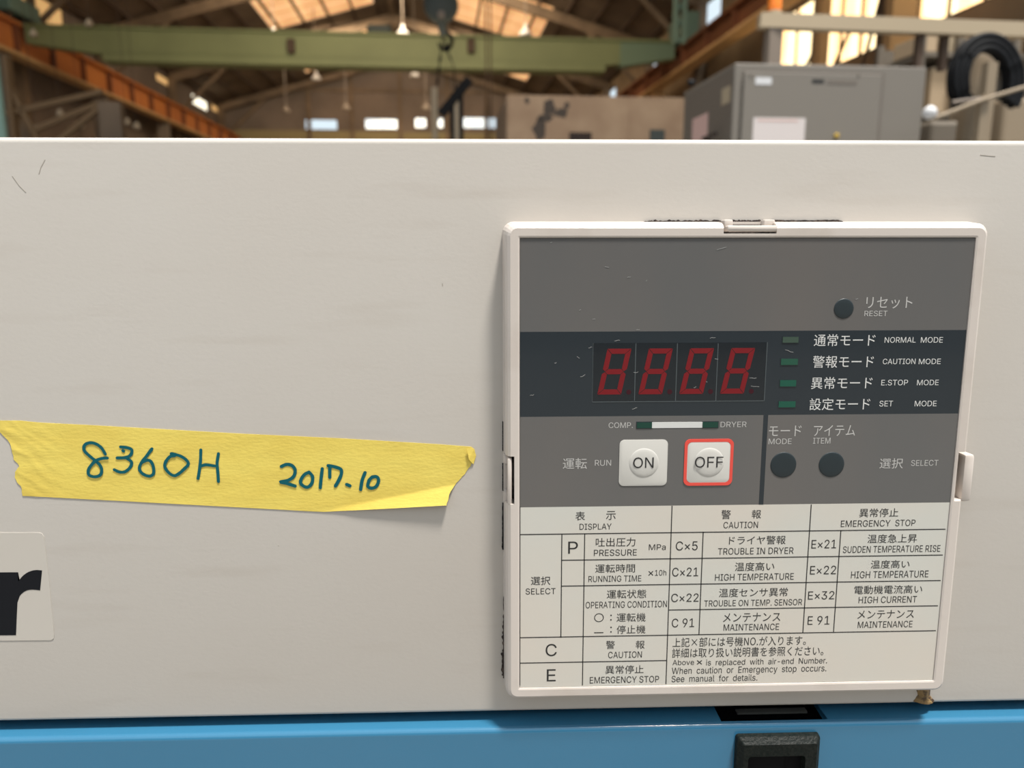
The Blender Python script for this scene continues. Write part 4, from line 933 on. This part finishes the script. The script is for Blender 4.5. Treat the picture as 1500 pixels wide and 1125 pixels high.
va_ = [bm.verts.new(at(x, y, 0) + Vector((0, -.0003 - l_, 0))) for x, y, l_ in FC]; vb_ = [bm.verts.new(at(x, y, 0) + Vector((0, -.0002 - l_, 0))) for x, y, l_ in FC]
bm.faces.new(va_); bm.faces.new(vb_)
for k in range(5): bm.faces.new((va_[k], va_[(k + 1) % 5], vb_[(k + 1) % 5], vb_[k]))
bmesh.ops.triangulate(bm, faces=bm.faces)
bmesh.ops.translate(bm, verts=bm.verts, vec=-Vector(tp['base'])); me = bpy.data.meshes.new('folded_corner'); bm.to_mesh(me); bm.free(); me.materials.append(M['tape'])
o = bpy.data.objects.new('folded_corner', me); COL.objects.link(o); o.parent = tp
def smooth_path(P, k=6):
    if len(P) < 3: return P
    Q = [P[0]] + list(P) + [P[-1]]; R = []
    for i in range(1, len(Q) - 2):
        for j in range(k):
            t_ = j / k; p0, p1, p2, p3 = Q[i - 1], Q[i], Q[i + 1], Q[i + 2]
            R.append(tuple(.5 * (2 * b + (c - a) * t_ + (2 * a - 5 * b + 4 * c - d) * t_ ** 2 + (3 * b - a - 3 * c + d) * t_ ** 3) for a, b, c, d in zip(p0, p1, p2, p3)))
    R.append(P[-1]); return R
SN = [0]
def stroke(bm, P, wpx, Y):
    P = smooth_path(P); V = [at(x, y, Y) for x, y in P]; h = wpx / F * D / 2; L = []; R = []
    n = len(V)
    for i in range(n):
        d = (V[min(i + 1, n - 1)] - V[max(i - 1, 0)]); d = Vector((d.x, d.z)).normalized() if d.length > 1e-9 else Vector((1, 0)); nr = Vector((-d.y, d.x)) * h * (1 + .12 * noise.noise(Vector((i * .4, P[0][0], 0))))
        yy = Y - i * 1.5e-6; L.append(bm.verts.new((V[i].x + nr.x, yy, V[i].z + nr.y))); R.append(bm.verts.new((V[i].x - nr.x, yy, V[i].z - nr.y)))
    for i in range(n - 1): bm.faces.new((L[i], L[i + 1], R[i + 1], R[i]))
    for i in (0, n - 1):
        yy = Y - i * 1.5e-6 - .000002; c = bm.verts.new((V[i].x, yy, V[i].z)); ring = [bm.verts.new((V[i].x + h * math.cos(a * .6283), yy, V[i].z + h * math.sin(a * .6283))) for a in range(10)]
        for a in range(10): bm.faces.new((c, ring[a], ring[(a + 1) % 10]))
def write(strokes, sc, ox, oy, wpx):
    bm = bmesh.new()
    for S in strokes: stroke(bm, [(ox + x / sc, oy + y / sc) for x, y in S], wpx, -.00040)
    me_ = obj('handwriting', bm, M['marker'], tp); return me_
for S in ([[(325, 270), (290, 215), (240, 180), (185, 172), (142, 195), (142, 240), (185, 285), (240, 330), (280, 370), (295, 415), (280, 455), (235, 470), (185, 455), (178, 410), (210, 360), (250, 325), (300, 308), (345, 305)]],
          [[(460, 208), (520, 215), (558, 235), (550, 275), (510, 300), (430, 305)], [(510, 305), (555, 340), (545, 385), (500, 425), (450, 428), (405, 408)], [(480, 240), (486, 246)]],
          [[(735, 225), (690, 285), (645, 345), (625, 395), (650, 440), (710, 465), (750, 440), (745, 370), (710, 325), (650, 340)]],
          [[(905, 268), (925, 270), (990, 290), (1040, 325), (1055, 360), (1020, 400), (975, 440), (930, 460), (880, 430), (848, 375), (865, 325), (900, 290), (935, 285)]],
          [[(1165, 235), (1162, 330), (1150, 430), (1140, 485)], [(1160, 378), (1210, 365), (1285, 375)], [(1320, 268), (1308, 350), (1315, 430), (1320, 512)]]):
    write(S, 6, 100, 620, 4.6)
for S in ([[(175, 185), (235, 160), (300, 175), (335, 230), (315, 300), (250, 345), (165, 362), (240, 380), (335, 410)]],
          [[(495, 250), (535, 300), (530, 370), (495, 415), (450, 420), (400, 380), (405, 330), (445, 275), (495, 250)]],
          [[(648, 210), (635, 320), (625, 430)]],
          [[(735, 195), (735, 310)], [(715, 175), (780, 185), (860, 215), (870, 265), (840, 340), (800, 410)]],
          [[(930, 392), (968, 408)]], [[(1143, 255), (1110, 340), (1092, 450)]],
          [[(1225, 305), (1280, 305), (1300, 350), (1270, 415), (1215, 435), (1175, 410), (1190, 345), (1225, 305)]]):
    write(S, 7.895, 390, 660, 5.0)

# ============================================================ STICKER
st = thing('logo_sticker', 'pale glossy sticker with a bold black letter r at the left edge', 'sticker', (XZ(20, 936)[0], 0, XZ(20, 938)[1]))
def px_poly(P): return [XZ(x, y) for x, y in P]
out_ = [(-300, 780)] + [(58, 780), (62, 781.5), (64.5, 786), (72, 850), (79.5, 930), (79, 935), (75, 937.5), (-300, 941)]
bm = bmesh.new(); prism(bm, px_poly(out_), -.00018, 0); obj('backing', bm, M['sticker'], st)
rp_ = [(-70, 68.3), (26.9, 68), (27.2, 81.9)] + [(x / 6.25, y / 6.25) for x, y in ((182, 492), (200, 470), (220, 450), (240, 435), (265, 421), (290, 412), (315, 406), (340, 404), (388, 408), (370, 590), (335, 585), (300, 583), (272, 585), (250, 590), (225, 602), (200, 622), (183, 643), (170, 670), (163, 700), (160, 730), (155, 860), (150, 1000))] + [(-70, 160.8)]
bm = bmesh.new(); prism(bm, px_poly([(x, 770 + y) for x, y in rp_]), -.00026, -.00019); obj('lettering', bm, mat('navy_black_print', (0.005, 0.006, 0.009), .5, spec=.2), st)

for o in bpy.data.objects:
    if 'base' in o: del o['base']
